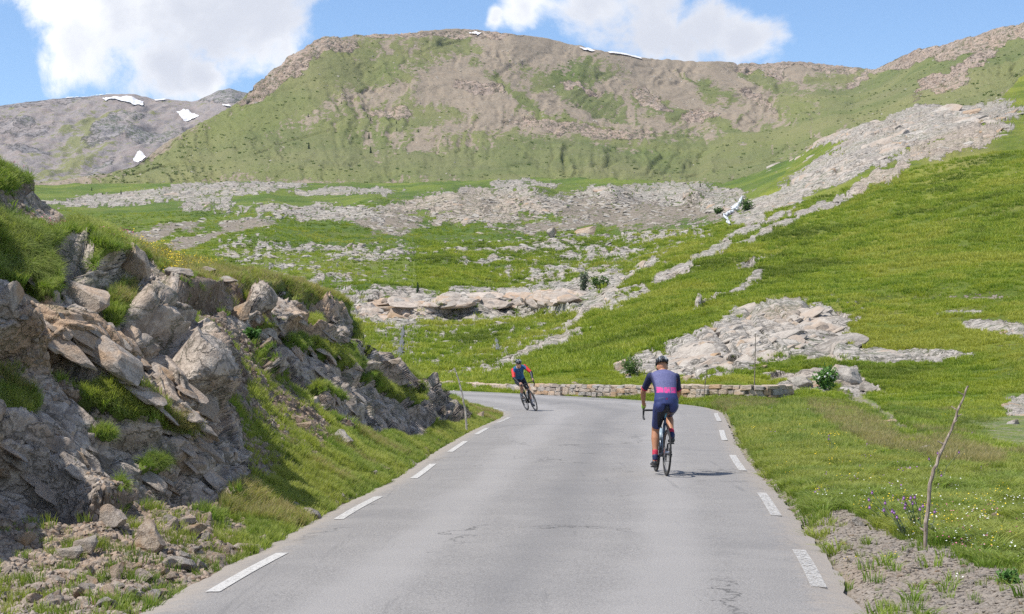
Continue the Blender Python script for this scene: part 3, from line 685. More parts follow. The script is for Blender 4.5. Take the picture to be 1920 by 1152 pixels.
strk2 = (ridged(np.stack([(wxm * 1.6 - pxa * .6 + slant * wym) / 52, wym / 110], 1), 5, .6) - .5) * (.25 + 1.5 * sstep(fbm(np.stack([pxa / 150, pya / 70], 1), 3, .6), -.2, .4))
strk3 = fbm(np.stack([(wxm + slant * wym) / 11, wym / 60], 1), 4, .7)
ns = fbm(np.stack([xm / 70, ym / 130], 1), 5, .62)
# streaks run down the fall line
gy_ = np.gradient(VM[..., 2], axis=1) / (np.gradient(VM[..., 0], axis=1) + 1e-6)
strk = fbm(np.stack([xm / 16 + (zm / 16) * np.interp(pxa, [200, 900, 1500, 1700, 2100], [-1.3, 0.3, 1.6, -0.6, -1.4]), zm / 75], 1), 4, .6)
gm = ells(wxm, wym, GREEN)
nsf2 = fbm(np.stack([wxm / 26 + wym / 40, wym / 9], 1), 5, .78)
grn = sstep(gm + ns * 0.8 + strk3 * 1.1 - strk2 * .5 + nsf2 * .9, -0.50, 0.55)
rkm = sstep(ells(wxm, wym, [(560, 110, 110, 16, 38, .3), (500, 150, 60, 12, 45, .3), (620, 80, 60, 14, 0), (850, 62, 200, 7, 0, .1), (1090, 240, 120, 12, -8, .2), (1180, 250, 60, 10, 0), (1300, 215, 40, 16, 0), (1220, 185, 40, 12, -30), (1480, 125, 110, 10, 0, .3), (1720, 100, 120, 12, 22, .3), (1850, 70, 120, 22, 18, .2), (1420, 190, 60, 10, -30), (730, 215, 60, 12, 0, -.1), (900, 170, 60, 14, 0, -.1), (1800, 130, 120, 20, 30, -.2), (1080, 155, 50, 8, -20), (750, 70, 60, 6, 0)]) + ns * .5 + strk * .2, -.05, .25)
gm_d = np.clip(1 - grn, 0, 1) * 0.84 + 0.06
drym = np.clip(0.35 + 0.45 * ns, 0, 1)
damp = sstep(pym.ravel()[0], 0, 1)
Dm = fbm(np.stack([xm, ym], 1) / 120, 3) * 5.0 - strk2 * 4.0 + strk3 * 0.5 + blocks(XM * np.array((.6, .25, 1.2)), 30.0) * 1.1 + (ridged(np.stack([xm, ym], 1) / 22, 3) - .5) * 1.6 * (1 - grn * .6)
mi = np.where(rkm > .05)[0]; Pm = XM[mi]
b1 = blocks(Pm * np.array((1, .6, 1.3)), 12.0) * 3 + blocks(Pm * np.array((1, .6, 1.3)), 5.5) * 2.2
Dm[mi] += b1 * rkm[mi] * .6
tt2 = np.concatenate([np.broadcast_to(tm, (NRM, ncm)), np.ones((8, ncm))], 0).ravel()
Dm *= (0.25 + 0.75 * sstep(tt2, 0.0, 0.12)) * (0.55 + 0.45 * sstep(tt2, 1.0, 0.93))
NMm = grid_normals(VM).reshape(-1, 3)
XM = XM + (NMm * .5 + np.array((0, 0, .5))) * Dm[:, None]
o = link('mountain', mesh_np('mountain', XM, grid_quads(nrm_, ncm), {'rock': rkm * .9, 'dirt': gm_d, 'dry': drym, 'warm': np.clip(.5 + strk3 * .9 + ns * .5, 0, 1)}), M_MTN)
tag(o, 'broad brown and green scree mountain filling the skyline', kind='structure'); TERR['mountain'] = o

cF = curve([(-300, 215), (0, 200), (60, 190), (120, 186), (200, 181), (250, 178), (290, 186), (320, 188), (360, 190), (390, 182), (410, 172), (430, 167), (450, 174), (475, 180), (600, 250), (700, 330)])
PXF = np.arange(-290, 700, 3.0); NF = 150
pxf = np.broadcast_to(PXF, (NF, len(PXF))); tf = np.linspace(0, 1, NF)[:, None]
pyf = lerp(385.0, cF(PXF)[None], tf); df = lerp(1900.0, 2900.0, tf ** .9) + 0 * pxf
VF = pt(pxf, pyf, df)
bd = df[-1][None] * (1 + 0.015 * np.arange(1, 7))[:, None]
VBf = np.stack([(PXF[None] - 960) / F * bd, bd, VF[-1, :, 2][None] - (bd - df[-1][None]) * .5], -1)
VF = np.concatenate([VF, VBf], 0); nf_, ncf = VF.shape[:2]; XF = VF.reshape(-1, 3); xf, yf, zf = XF.T.copy()
pxfa = np.concatenate([pxf, np.broadcast_to(PXF, (6, ncf))]).ravel(); pyfa = np.concatenate([pyf, np.broadcast_to(pyf[-1], (6, ncf))]).ravel()
nsf = fbm(np.stack([xf / 150, zf / 60], 1), 5, .6)
stf = fbm(np.stack([xf / 45 - zf / 45, zf / 160], 1), 4, .6)
rkf = sstep(ells(pxfa, pyfa, [(40, 245, 60, 18, 0), (430, 182, 60, 18, 0, .2), (220, 240, 90, 20, 30), (300, 255, 70, 10, 0), (80, 195, 90, 10, 5), (180, 320, 40, 8, 20), (60, 285, 50, 8, 0)]) + nsf * .9, -.1, .5)
grf = sstep(nsf * .6 + stf * .7 + ells(pxfa, pyfa, [(140, 290, 150, 60, 30, .0), (20, 205, 20, 8, 20)]) * .6, 0.0, .6)
Df = nsf * 22 + stf * 10 + (ridged(np.stack([xf / 90, zf / 50], 1), 4) - .5) * 18
Df *= np.concatenate([np.broadcast_to(.25 + .75 * sstep(tf, 1, .9), (NF, ncf)), np.full((6, ncf), .25)]).ravel()
XF = XF + (grid_normals(VF).reshape(-1, 3)) * Df[:, None]
o = link('distant_mountain', mesh_np('distant_mountain', XF, grid_quads(nf_, ncf), {'rock': rkf, 'dirt': np.clip(.85 - grf * .8, 0, 1), 'dry': np.full(len(xf), .5), 'warm': np.zeros(len(xf))}), M_FAR)
tag(o, 'grey rocky mountain with snow patches far to the left', kind='structure'); TERR['distant_mountain'] = o
# ------------------------------------------------------------------ the rocky bank left of the road
BP = []
def bc(px, lst): BP.extend((px, y, d) for y, d in lst)
for (x, y) in ((250, 1152), (395, 1075), (500, 1023), (610, 960), (700, 905), (760, 868), (850, 820), (905, 795), (938, 780), (140, 1215), (60, 1265), (-60, 1340), (-200, 1420)):
    BP.append((x + (22 if y < 910 and y > 860 else 0), y, d_flat(y)))
bc(-200, [(1152, 12.6), (1000, 13.6), (900, 14.0), (700, 14.8), (500, 15.6), (350, 16.2), (215, 17.0)])
bc(0, [(1152, 13.2), (1050, 14.6), (985, 15.6), (900, 16.1), (800, 16.8), (700, 17.4), (600, 17.8), (500, 18.4), (420, 19.2), (340, 20.2), (310, 21.0)])
bc(100, [(1152, 12.9), (1050, 14.8), (985, 16.0), (900, 16.6), (800, 17.3), (700, 17.9), (600, 18.3), (500, 19.0), (430, 20.2), (395, 21.8)])
bc(200, [(1080, 14.2), (1010, 15.6), (960, 16.7), (900, 17.1), (800, 17.8), (700, 18.5), (600, 19.0), (500, 19.8), (460, 21.4), (440, 26)])
bc(300, [(1060, 14.8), (1010, 16.1), (950, 17.5), (900, 18.0), (800, 18.6), (700, 19.2), (620, 19.8), (560, 21.8), (545, 25.0), (520, 27.0), (495, 30), (468, 38)])
bc(380, [(1020, 16.2), (960, 17.5), (920, 18.3), (850, 18.8), (760, 19.1), (690, 19.6), (640, 22), (600, 25.2), (580, 26.5), (560, 27.4), (520, 30), (490, 38)])
bc(440, [(980, 17.9), (925, 18.9), (860, 19.8), (800, 20.8), (740, 22.4), (680, 24.4), (640, 26), (590, 28.0), (565, 28.8), (545, 30.5), (508, 38)])
bc(500, [(960, 18.9), (900, 20.3), (850, 21.8), (800, 23.2), (740, 25.2), (690, 27.0), (620, 29.0), (560, 30.4), (535, 32.0), (522, 36)])
bc(560, [(920, 20.8), (860, 23.0), (800, 25.2), (750, 27.2), (715, 28.6), (650, 30.2), (600, 31.5), (560, 33.0), (544, 36)])
bc(620, [(900, 22.8), (850, 25.0), (800, 27.4), (770, 28.7), (720, 30.0), (650, 31.8), (600, 33.4), (580, 35), (564, 38)])
bc(680, [(880, 25.5), (830, 28.3), (800, 30.0), (760, 31.2), (700, 33.2), (650, 35.0), (622, 38)])
bc(740, [(850, 29.4), (810, 32.6), (780, 34.4), (740, 36.2), (700, 39), (682, 43)])
bc(800, [(828, 35), (800, 37.8), (770, 39.8), (740, 42), (712, 48)])
bc(850, [(810, 40), (790, 42.5), (770, 45), (745, 53)])
bc(900, [(790, 46.8), (780, 49.2), (770, 54)])
DB = RBF(BP, ky=1.0, eps=6)
crestB = curve([(-200, 215), (-60, 280), (0, 308), (50, 345), (100, 395), (140, 425), (190, 444), (230, 452), (300, 470), (380, 492), (430, 507), (520, 528), (600, 556), (640, 575), (662, 596), (680, 640), (700, 664), (730, 678), (760, 692), (800, 712), (850, 745), (880, 762), (915, 769), (938, 773), (950, 779)])
def botB(px):
    return np.interp(px, [-200, -60, 60, 140, 250, 395, 500, 610, 700, 760, 850, 905, 938, 952], [1420 + 8, 1340 + 8, 1265 + 8, 1215 + 8, 1159, 1081, 1028, 968, 920, 884, 828, 800, 783.5, 781])
PXB = np.arange(-190, 949, 1.55); NB = 500
pxb = np.broadcast_to(PXB, (NB, len(PXB))); tb = np.linspace(0, 1, NB)[:, None]
pyb = lerp(botB(PXB)[None], np.minimum(crestB(PXB), botB(PXB) - .4)[None], tb)
db = DB(pxb, pyb); db = np.maximum.accumulate(db, axis=0)
VBk = pt(pxb, pyb, db)
nbk = 22
bd = db[-1][None] + np.linspace(0.15, 1, nbk)[:, None] ** 1.5 * np.interp(PXB, [-200, 200, 700, 850, 948], [14, 14, 12, 5, 0.6])[None]
bz = VBk[-1, :, 2][None] - (bd - db[-1][None]) * np.interp(PXB, [-200, 600, 700, 948], [.12, .16, .22, .05])[None]
VBk = np.concatenate([VBk, np.stack([(PXB[None] - 960) / F * bd, bd, np.maximum(bz, -0.2)], -1)], 0)
nrb, ncb = VBk.shape[:2]
pxA = np.concatenate([pxb, np.broadcast_to(PXB, (nbk, ncb))]).ravel(); pyA = np.concatenate([pyb, np.broadcast_to(pyb[-1], (nbk, ncb)) - 3]).ravel()
XB = VBk.reshape(-1, 3); xb, yb, zb = XB.T.copy()
NBn = grid_normals(VBk).reshape(-1, 3)
w1 = fbm(np.stack([pxA / 50, pyA / 50], 1), 4, .6); w2_ = fbm(np.stack([pxA / 50 + 40, pyA / 50], 1), 4, .6)
wxB = pxA + w1 * 20; wyB = pyA + w2_ * 20
def inpoly(px, py, poly):
    ins = np.zeros(px.shape, bool); j = len(poly) - 1
    for i in range(len(poly)):
        xi, yi = poly[i]; xj, yj = poly[j]
        c = ((yi > py) != (yj > py)) & (px < (xj - xi) * (py - yi) / (yj - yi + 1e-9) + xi); ins ^= c; j = i
    return ins
def soft(px, py, poly, w):
    dd = polydist(px, py, poly + [poly[0]]); return np.clip(np.where(inpoly(px, py, poly), dd, -dd) / w, -1, 1)
CLIFF_A = [(-250, 330), (-60, 395), (0, 455), (60, 470), (120, 452), (180, 470), (250, 505), (296, 530), (330, 590), (400, 660), (425, 740), (440, 800), (458, 905), (430, 938), (350, 955), (290, 945), (215, 962), (160, 992), (0, 1003), (-250, 1040)]
CLIFF_B = [(470, 530), (520, 545), (600, 566), (655, 590), (690, 650), (735, 690), (760, 705), (840, 745), (880, 785), (820, 800), (790, 815), (700, 812), (650, 785), (610, 765), (560, 725), (500, 695), (478, 640), (470, 580)]
SMALL = [[(60, 345), (110, 380), (150, 430), (90, 430), (50, 390)], [(235, 478), (290, 500), (330, 560), (290, 570), (240, 520)], [(420, 575), (480, 560), (490, 610), (430, 640)], [(330, 640), (410, 700), (450, 790), (470, 900), (420, 880), (380, 760)], [(265, 515), (340, 590), (300, 600)]]
mA = soft(wxB, wyB, CLIFF_A, 14); mB = soft(wxB, wyB, CLIFF_B, 10); mS = np.maximum.reduce([soft(wxB, wyB, q, 8) for q in SMALL])
rk = np.maximum.reduce([mA, mB, mS])
nzb = fbm(XB / 0.9, 4, .6)
GRB = [(230, 762, 120, 15, -24, .3), (20, 760, 40, 32, 0, .1), (20, 700, 26, 20, 0), (185, 825, 22, 14, 0), (290, 868, 26, 14, 0, -.1), (235, 925, 40, 18, -30, -.1), (30, 480, 42, 50, -50, .1), (90, 500, 30, 20, -50), (225, 560, 18, 50, -10, -.1),
       (640, 660, 50, 12, -30, .1), (570, 640, 26, 16, -20), (740, 730, 60, 8, -35), (590, 600, 20, 12, 0, -.1), (500, 600, 24, 16, 0), (620, 730, 40, 10, -30, -.1), (140, 660, 10, 8, 0, -.2)]
gpatch = sstep(ells(wxB, wyB, GRB) + nzb * .35, -.05, .25)
rockm = sstep(rk + nzb * .5, -.35, .25) * (1 - gpatch)
DIRTB = [(40, 665, 95, 42, -18, .3), (120, 700, 60, 45, -60, .2), (40, 1090, 230, 90, 5, 1.0), (160, 1030, 170, 42, 0, .5), (300, 1080, 120, 60, 20, .1), (385, 578, 95, 26, -4, .5), (420, 625, 60, 30, -30, .3), (330, 935, 90, 24, -10, .2), (250, 1100, 60, 40, 0, .1), (470, 870, 40, 60, 60, -.1), (560, 770, 80, 20, -30, -.1), (20, 385, 60, 26, -35, .1), (60, 370, 40, 16, -40, .2), (450, 700, 40, 70, 50, -.1), (690, 800, 80, 14, -8, -.1)]
dirtm = sstep(ells(wxB, wyB, DIRTB) + nzb * .5, -.1, .3)
gully = sstep(ells(pxA, pyA, [(500, 780, 170, 130, -40)]) , 0, .4)
dirtm = np.maximum(dirtm, gully * (0.55 + 0.6 * nzb))
rnb = road_near(xb, yb)
dirtm = np.maximum(dirtm, sstep(rnb, -.24, -.05) * .5)
plateau = sstep(-pyA, -600, -560) * sstep(pxA, 150, 260) * (1 - rockm)
dryb = np.clip(sstep(fbm(XB / 2.2, 3), 0, .5) * .45 + plateau * .35, 0, 1)
warmb = np.clip(sstep(ells(wxB, wyB, [(70, 640, 120, 90, -20), (200, 640, 130, 60, -30, -.1), (230, 985, 60, 30, 0), (60, 520, 80, 80, 0, -.1), (590, 590, 60, 40, 0)]) + nzb * .5, 0, .5) * .85 + .12 + .45 * sstep(fbm(XB / 1.4 + 7, 4, .6), -.05, .4), 0, 1)
soft_rock = sstep(np.maximum(np.maximum(mA, mB), mS - 1.35) + nzb * .2, -.6, .2) * (1 - .8 * gpatch)
# relief : fractured, tilted strata
sel = np.where((soft_rock > .02) | (dirtm > .05))[0]; P = XB[sel]
warpv = np.stack([perlin(P / 1.3), perlin(P / 1.3 + 19), perlin(P / 1.3 + 53)], 1)
Pw = P + warpv * .16
dip = R(-38)
# strata frame: first axis runs down-right along the layers, third is perpendicular
c_, s_ = math.cos(dip), math.sin(dip)
U = Pw[:, 0] * c_ + Pw[:, 2] * s_; Wd = -Pw[:, 0] * s_ + Pw[:, 2] * c_; Vd = Pw[:, 1]
SF = np.stack([U * .55, Vd * .6, Wd * 1.5], 1)
big = blocks(SF, 1.35); med = blocks(SF, .5); sm = blocks(SF, .19); fin = fbm(P / .09, 3, .6)
ph = Wd / 0.78 + 0.5 * perlin(P / 2.3) + .3 * perlin(P / .8)
saw = ph - np.floor(ph); ledge = np.where(saw < .16, saw / .16, (1 - saw) / .84)
ph2 = Wd / 0.24 + .6 * perlin(P / .7 + 5); sw2 = ph2 - np.floor(ph2); led2 = np.where(sw2 < .2, sw2 / .2, (1 - sw2) / .8)
lowp = sstep(ells(pxA[sel], pyA[sel], [(330, 850, 130, 100, -40), (700, 780, 150, 40, -20)]), 0, .3)   # thinly split rock
rel = big * .34 * (1 - .5 * lowp) + med * .15 + sm * .045 + fin * .007 + (ledge - .5) * .42 * (1 - .6 * lowp) + (led2 - .5) * .05
m_ = soft_rock[sel]
dsc = np.interp(yb[sel], [12, 20, 35, 50], [.9, 1.0, 1.0, .8])
out_ = rel * dsc * sstep(m_, .05, .75)
out_ += np.where(dirtm[sel] > .05, (blocks(P, .16) * .02 + blocks(P, .4) * .035) * dirtm[sel] * (1 - m_), 0)
DSPb = np.zeros(len(xb)); DSPb[sel] = out_
turf = (1 - rockm)
DSPb += turf * sstep(-rnb, 0.05, 1.2) * (fbm(XB / .55, 4, .6) * .09 + fbm(XB / 1.9, 2) * .14 + 0.02)
# overhanging turf lip along cliff tops and the earth scarp below it
for (pts_, wdt, a) in (([(-100, 380), (0, 430), (70, 445), (140, 440), (190, 462), (250, 498)], 12, .07), ([(300, 535), (380, 552), (455, 545)], 8, .22), ([(470, 528), (540, 545), (600, 562), (655, 588)], 8, .14)):
    dd_ = polydist(pxA, pyA, pts_); DSPb += a * np.exp(-(dd_ / wdt) ** 2)
dd_ = polydist(pxA, pyA, [(305, 562), (380, 578), (460, 572)]); DSPb -= .30 * np.exp(-(dd_ / 11) ** 2)
DSPb += np.where(rnb > -0.25, -0.03, 0)
nrmv = NBn.copy(); 
XBd = XB + nrmv * DSPb[:, None]
XBd[:, 2] = np.where(rnb > -.1, np.minimum(XBd[:, 2], -.02), XBd[:, 2])
bank = link('rocky_bank', mesh_np('rocky_bank', XBd, grid_quads(nrb, ncb), {'rock': rockm * .95, 'dirt': dirtm, 'dry': dryb, 'warm': warmb}, smooth=False), M_BANK)
tag(bank, 'fractured grey brown rock cutting with turf along the left side of the road', kind='structure'); TERR['rocky_bank'] = bank
# land behind the bank, hidden by it
# ------------------------------------------------------------------ projection helpers: find the built ground under a photo pixel
def proj(X): return 960 + X[:, 0] / X[:, 1] * F, HZ - (X[:, 2] - CH) / X[:, 1] * F
GP = []
for X_, nm in ((X2, 'land'), (XBd, 'bank')):
    a_, b_ = proj(X_); GP.append((a_, b_, X_))
def ground(px, py, r=3.5, which=None):
    best = None
    for k, (a_, b_, X_) in enumerate(GP):
        if which is not None and k != which: continue
        i = np.where((np.abs(a_ - px) < r) & (np.abs(b_ - py) < r))[0]
        if len(i):
            j = i[np.argmin(X_[i, 1])]
            if best is None or X_[j, 1] < best[1]: best = X_[j]
    if best is None:
        if r < 30: return ground(px, py, r * 2, which)
        return pt(px, py, d_flat(max(py, HZ + 20)))
    return best.copy()

# ------------------------------------------------------------------ source meshes for scattered stuff (kept outside the scene)
SRC = {}
def source_coll(name):
    c = bpy.data.collections.new(name); SRC[name] = c; return c
def add_src(c, me):
    o = bpy.data.objects.new(me.name, me); c.objects.link(o); return o
def tuft_mesh(name, seed, nbl, spread, lean, wid, mat, curl=0.6, hvar=0.5):
    r = np.random.default_rng(seed); V = []; Fc = []; tip = []
    for b in range(nbl):
        a = r.random() * 2 * math.pi; rad = spread * math.sqrt(r.random()); bx, by = rad * math.cos(a), rad * math.sin(a)
        h = 1 - hvar * r.random(); da = a + r.normal() * 0.7; ln = lean * (0.3 + r.random()); w = wid * (.7 + .6 * r.random())
        ta = r.random() * 2 * math.pi; tx, ty = math.cos(ta) * w, math.sin(ta) * w
        base = len(V)
        for k, t in enumerate((0, .4, .75, 1)):
            px_ = bx + math.cos(da) * ln * t ** 1.8 * h; py_ = by + math.sin(da) * ln * t ** 1.8 * h; pz = h * (t - curl * lean * .5 * t ** 3)
            ww = (1, .85, .5, 0)[k]
            if k < 3: V += [(px_ - tx * ww, py_ - ty * ww, pz), (px_ + tx * ww, py_ + ty * ww, pz)]; tip += [t, t]
            else: V.append((px_, py_, pz)); tip.append(1)
        Fc += [(base, base + 1, base + 3, base + 2), (base + 2, base + 3, base + 5, base + 4), (base + 4, base + 5, base + 6)]
    me = bpy.data.meshes.new(name); me.from_pydata(V, [], Fc); me.materials.append(mat)
    at = me.attributes.new('tip', 'FLOAT', 'POINT'); at.data.foreach_set('value', np.array(tip, np.float32)); return me
def rock_bm(seed, sub=2, flat=(1, .8, .6), cuts=14, rough=0.05):
    bm = bmesh.new(); bmesh.ops.create_icosphere(bm, subdivisions=sub, radius=1)
    for v in bm.verts: v.co += Vector((0, 0, 0))
    r = np.random.default_rng(seed); co = np.array([v.co[:] for v in bm.verts])
    for k in range(cuts):
        nn = r.normal(size=3); nn /= np.linalg.norm(nn); dd_ = .34 + .42 * r.random()
        s_ = co @ nn; co -= np.maximum(0, s_ - dd_)[:, None] * nn
    co *= np.array(flat) * (0.85 + .3 * r.random(3))
    if rough: co += (perlin(co * 2.3 + seed)[:, None] * rough * 1.6 + perlin(co * 6 + seed)[:, None] * rough * .7) * (co / (np.linalg.norm(co, axis=1)[:, None] + .01))
    for v, c in zip(bm.verts, co): v.co = c
    return bm
def bm_mesh(bm, name, mat=None):
    me = bpy.data.meshes.new(name); bm.to_mesh(me); bm.free()
    if mat: me.materials.append(mat)
    return me
c = source_coll('tufts_green')
for k in range(5): add_src(c, tuft_mesh('tuft', 20 + k, 22, .55, .45, .028, M_GRASS))
c = source_coll('tufts_long')
for k in range(4): add_src(c, tuft_mesh('long_tuft', 40 + k, 34, .35, 1.0, .020, M_GRASS, .9, .4))
c = source_coll('tufts_dry')
for k in range(3): add_src(c, tuft_mesh('dry_tuft', 60 + k, 16, .4, .5, .018, M_GRASSD, .7, .6))
c = source_coll('tufts_hill')
for k in range(4): add_src(c, tuft_mesh('hill_tuft', 80 + k, 20, .75, .5, .055, M_GRASSH, .6, .5))
c = source_coll('stones_near')
for k in range(6): add_src(c, bm_mesh(rock_bm(100 + k, 2, (1, .8, .5), 12, .04), 'stone', M_PEBN if k % 3 else M_PEBP))
c = source_coll('stones_pale')
for k in range(6): add_src(c, bm_mesh(rock_bm(120 + k, 2, (1, .8, .4), 12, .04), 'stone', M_PEBP))
c = source_coll('slabs_far')
for k in range(6): add_src(c, bm_mesh(rock_bm(140 + k, 2, (1, .7, .38), 13, .06), 'slab', M_ROCKF))
def flower_mesh(name, col, n_, h, r_):
    m = simple(name + '_petals', col, .6, vary=.05); g = M_GRASS; r = np.random.default_rng(hash(name) % 999 if False else len(name))
    V = []; Fc = []; mi_ = []
    for k in range(n_):
        x, y = r.normal(size=2) * .05; hh = h * (.6 + .5 * r.random()); b = len(V)
        V += [(x - .0015, y, 0), (x + .0015, y, 0), (x + .012 * r.normal(), y + .012 * r.normal(), hh)]; Fc.append((b, b + 1, b + 2)); mi_.append(1)
        c_ = V[-1]; b = len(V); tl = r.normal(size=2) * .4
        V.append((c_[0], c_[1], c_[2] - .003))
        for q in range(6):
            a = q * math.pi / 3; V.append((c_[0] + r_ * math.cos(a), c_[1] + r_ * math.sin(a), c_[2] + r_ * (.35 + tl[0] * math.cos(a) + tl[1] * math.sin(a))))
        for q in range(6): Fc.append((b, b + 1 + q, b + 1 + (q + 1) % 6)); mi_.append(0)
    me = bpy.data.meshes.new(name); me.from_pydata(V, [], Fc); me.materials.append(m); me.materials.append(g)
    me.polygons.foreach_set('material_index', mi_); return me
for nm, col in (('yellow', (.75, .55, .02)), ('violet', (.32, .12, .42)), ('white', (.75, .75, .7)), ('pink', (.6, .18, .3))):
    c = source_coll('flowers_' + nm)
    for k in range(2): add_src(c, flower_mesh(nm + '_flower' * (k + 1), col, 4 + 2 * k, .16, .009 if nm != 'violet' else .012))

def gn_scatter(name, coll, P, S, RZ, nrmv=None, tilt=0.5, label='', squash=None, kind='stuff'):
    """one object: points carrying instances of the source meshes"""
    me = bpy.data.meshes.new(name); P = np.asarray(P, np.float32); me.vertices.add(len(P)); me.vertices.foreach_set('co', P.ravel())
    k = len(P); rot = np.zeros((k, 3), np.float32); rot[:, 2] = RZ
    if nrmv is not None:
        # tilt about x,y so that local z leans to the normal (small-angle, applied before the spin)
        nn = nrmv * tilt + np.array((0, 0, 1 - tilt)); nn /= np.linalg.norm(nn, axis=1)[:, None]
        c_, s_ = np.cos(RZ), np.sin(RZ)
        lx = nn[:, 0] * c_ + nn[:, 1] * s_; ly = -nn[:, 0] * s_ + nn[:, 1] * c_
        rot[:, 0] = -np.arcsin(np.clip(ly, -1, 1)); rot[:, 1] = np.arctan2(lx, nn[:, 2])
    a = me.attributes.new('rot', 'FLOAT_VECTOR', 'POINT'); a.data.foreach_set('vector', rot.ravel())
    sc = np.repeat(np.asarray(S, np.float32)[:, None], 3, 1)
    if squash is not None: sc = sc * squash
    a = me.attributes.new('scl', 'FLOAT_VECTOR', 'POINT'); a.data.foreach_set('vector', sc.astype(np.float32).ravel())
    o = bpy.data.objects.new(name, me); COL.objects.link(o)
    ng = bpy.data.node_groups.new(name, 'GeometryNodeTree')
    ng.interface.new_socket('Geometry', in_out='INPUT', socket_type='NodeSocketGeometry'); ng.interface.new_socket('Geometry', in_out='OUTPUT', socket_type='NodeSocketGeometry')
    nn_ = ng.nodes; gi = nn_.new('NodeGroupInput'); go = nn_.new('NodeGroupOutput')
    ci = nn_.new('GeometryNodeCollectionInfo'); ci.inputs['Collection'].default_value = SRC[coll]; ci.inputs['Separate Children'].default_value = True; ci.inputs['Reset Children'].default_value = True
    ip = nn_.new('GeometryNodeInstanceOnPoints'); ip.inputs['Pick Instance'].default_value = True
    ar = nn_.new('GeometryNodeInputNamedAttribute'); ar.data_type = 'FLOAT_VECTOR'; ar.inputs['Name'].default_value = 'rot'
    as_ = nn_.new('GeometryNodeInputNamedAttribute'); as_.data_type = 'FLOAT_VECTOR'; as_.inputs['Name'].default_value = 'scl'
    e2r = nn_.new('FunctionNodeEulerToRotation'); l = ng.links
    l.new(gi.outputs[0], ip.inputs['Points']); l.new(ci.outputs[0], ip.inputs['Instance'])
    l.new(ar.outputs[0], e2r.inputs[0]); l.new(e2r.outputs[0], ip.inputs['Rotation']); l.new(as_.outputs[0], ip.inputs['Scale'])
    l.new(ip.outputs[0], go.inputs[0])
    md = o.modifiers.new('scatter', 'NODES'); md.node_group = ng
    tag(o, label, kind=kind); return o
def pick(Vg, shape, wt, k, seed):
    """k random points on a grid surface, each quad weighted by wt (per vertex)"""
    nr_, nc_ = shape; r = np.random.default_rng(seed)
    w = wt.reshape(nr_, nc_)[:-1, :-1].ravel().astype(float); w = np.clip(w, 0, None); cs = np.cumsum(w)
    f = np.searchsorted(cs, r.random(k) * cs[-1]); f = np.clip(f, 0, len(w) - 1); i = (f // (nc_ - 1)) * nc_ + f % (nc_ - 1)
    u, v = r.random(k)[:, None], r.random(k)[:, None]
    P = Vg[i] * (1 - u) * (1 - v) + Vg[i + 1] * u * (1 - v) + Vg[i + nc_] * (1 - u) * v + Vg[i + nc_ + 1] * u * v
    return P, i, r
# visible rows only: grid rows are nearly even in the picture
vis2 = (np.arange(nr)[:, None] < NR2 + 2) * np.ones((1, nc)); vis2 = vis2.ravel()
inview = (PX > -150) & (PX < 2080) & (PY < 1300)
turf2 = np.clip(1 - 2.2 * rock, 0, 1) * np.clip(1 - 1.8 * dirt, 0.02, 1) * vis2 * inview * (rn < -0.03)
turf2 = turf2 * (1 - .80 * sstep(gravel + nz1 * .5 + .9 * fbm(np.stack([x2, y2], 1) / .45, 4, .7), .15, .80) * (y2 < 40))
NN2 = grid_normals(X2.reshape(nr, nc, 3)).reshape(-1, 3)
w = turf2 * (y2 < 64) * np.clip(1.2 - y2 / 90, .2, 1)
clump = sstep(fbm(np.stack([x2, y2], 1) / .55, 3), -.25, .3)
P, i, r = pick(X2, (nr, nc), w * (.35 + clump), 40000, 1)
S = r.uniform(.055, .15, len(P)) * (.7 + .6 * clump[i]) * np.clip(.6 + y2[i] / 60, .8, 1.5)
gn_scatter('verge_grass', 'tufts_green', P, S, r.random(len(P)) * 6.28, NN2[i], .3, 'short green grass growing on the right verge')
P, i, r = pick(X2, (nr, nc), w * (dry > .15) * (.3 + clump), 13000, 2)
gn_scatter('dry_verge_grass', 'tufts_dry', P, r.uniform(.08, .30, len(P)), r.random(len(P)) * 6.28, NN2[i], .3, 'straw coloured grass stalks among the green of the right verge')
P, i, r = pick(X2, (nr, nc), turf2 * (y2 < 45) * (clump > .4), 7000, 3)
gn_scatter('long_verge_grass', 'tufts_long', P, r.uniform(.12, .26, len(P)), r.random(len(P)) * 6.28, NN2[i], .3, 'longer grass clumps on the right verge')
w = turf2 * ((y2 >= 60) | ((y2 > 34) & (PX > 1680) & (PY < 862))) * (y2 < 330) * (PX > 780)
cl3 = sstep(fbm(np.stack([x2, y2], 1) / 2.4, 4, .6), -.3, .35)
P, i, r = pick(X2, (nr, nc), w * (.12 + cl3), 80000, 4)
S = r.uniform(.6, 1.25, len(P)) * np.clip(y2[i] * .0024, .16, .50) * (.6 + .7 * cl3[i])
gn_scatter('hillside_grass', 'tufts_hill', P, S, r.random(len(P)) * 6.28, NN2[i], .3, 'tussocky bright green grass covering the hillside')
w = turf2 * (y2 >= 95) * (y2 < 480) * (PX < 1300) * ~((PX > 900) & is_hill.mean().astype(bool))
P, i, r = pick(X2, (nr, nc), turf2 * (y2 >= 95) * (y2 < 480) * (PX < 1250) * (.15 + cl3), 30000, 5)
gn_scatter('meadow_grass', 'tufts_hill', P, r.uniform(.25, .6, len(P)), r.random(len(P)) * 6.28, NN2[i], .3, 'grass tussocks over the valley floor')
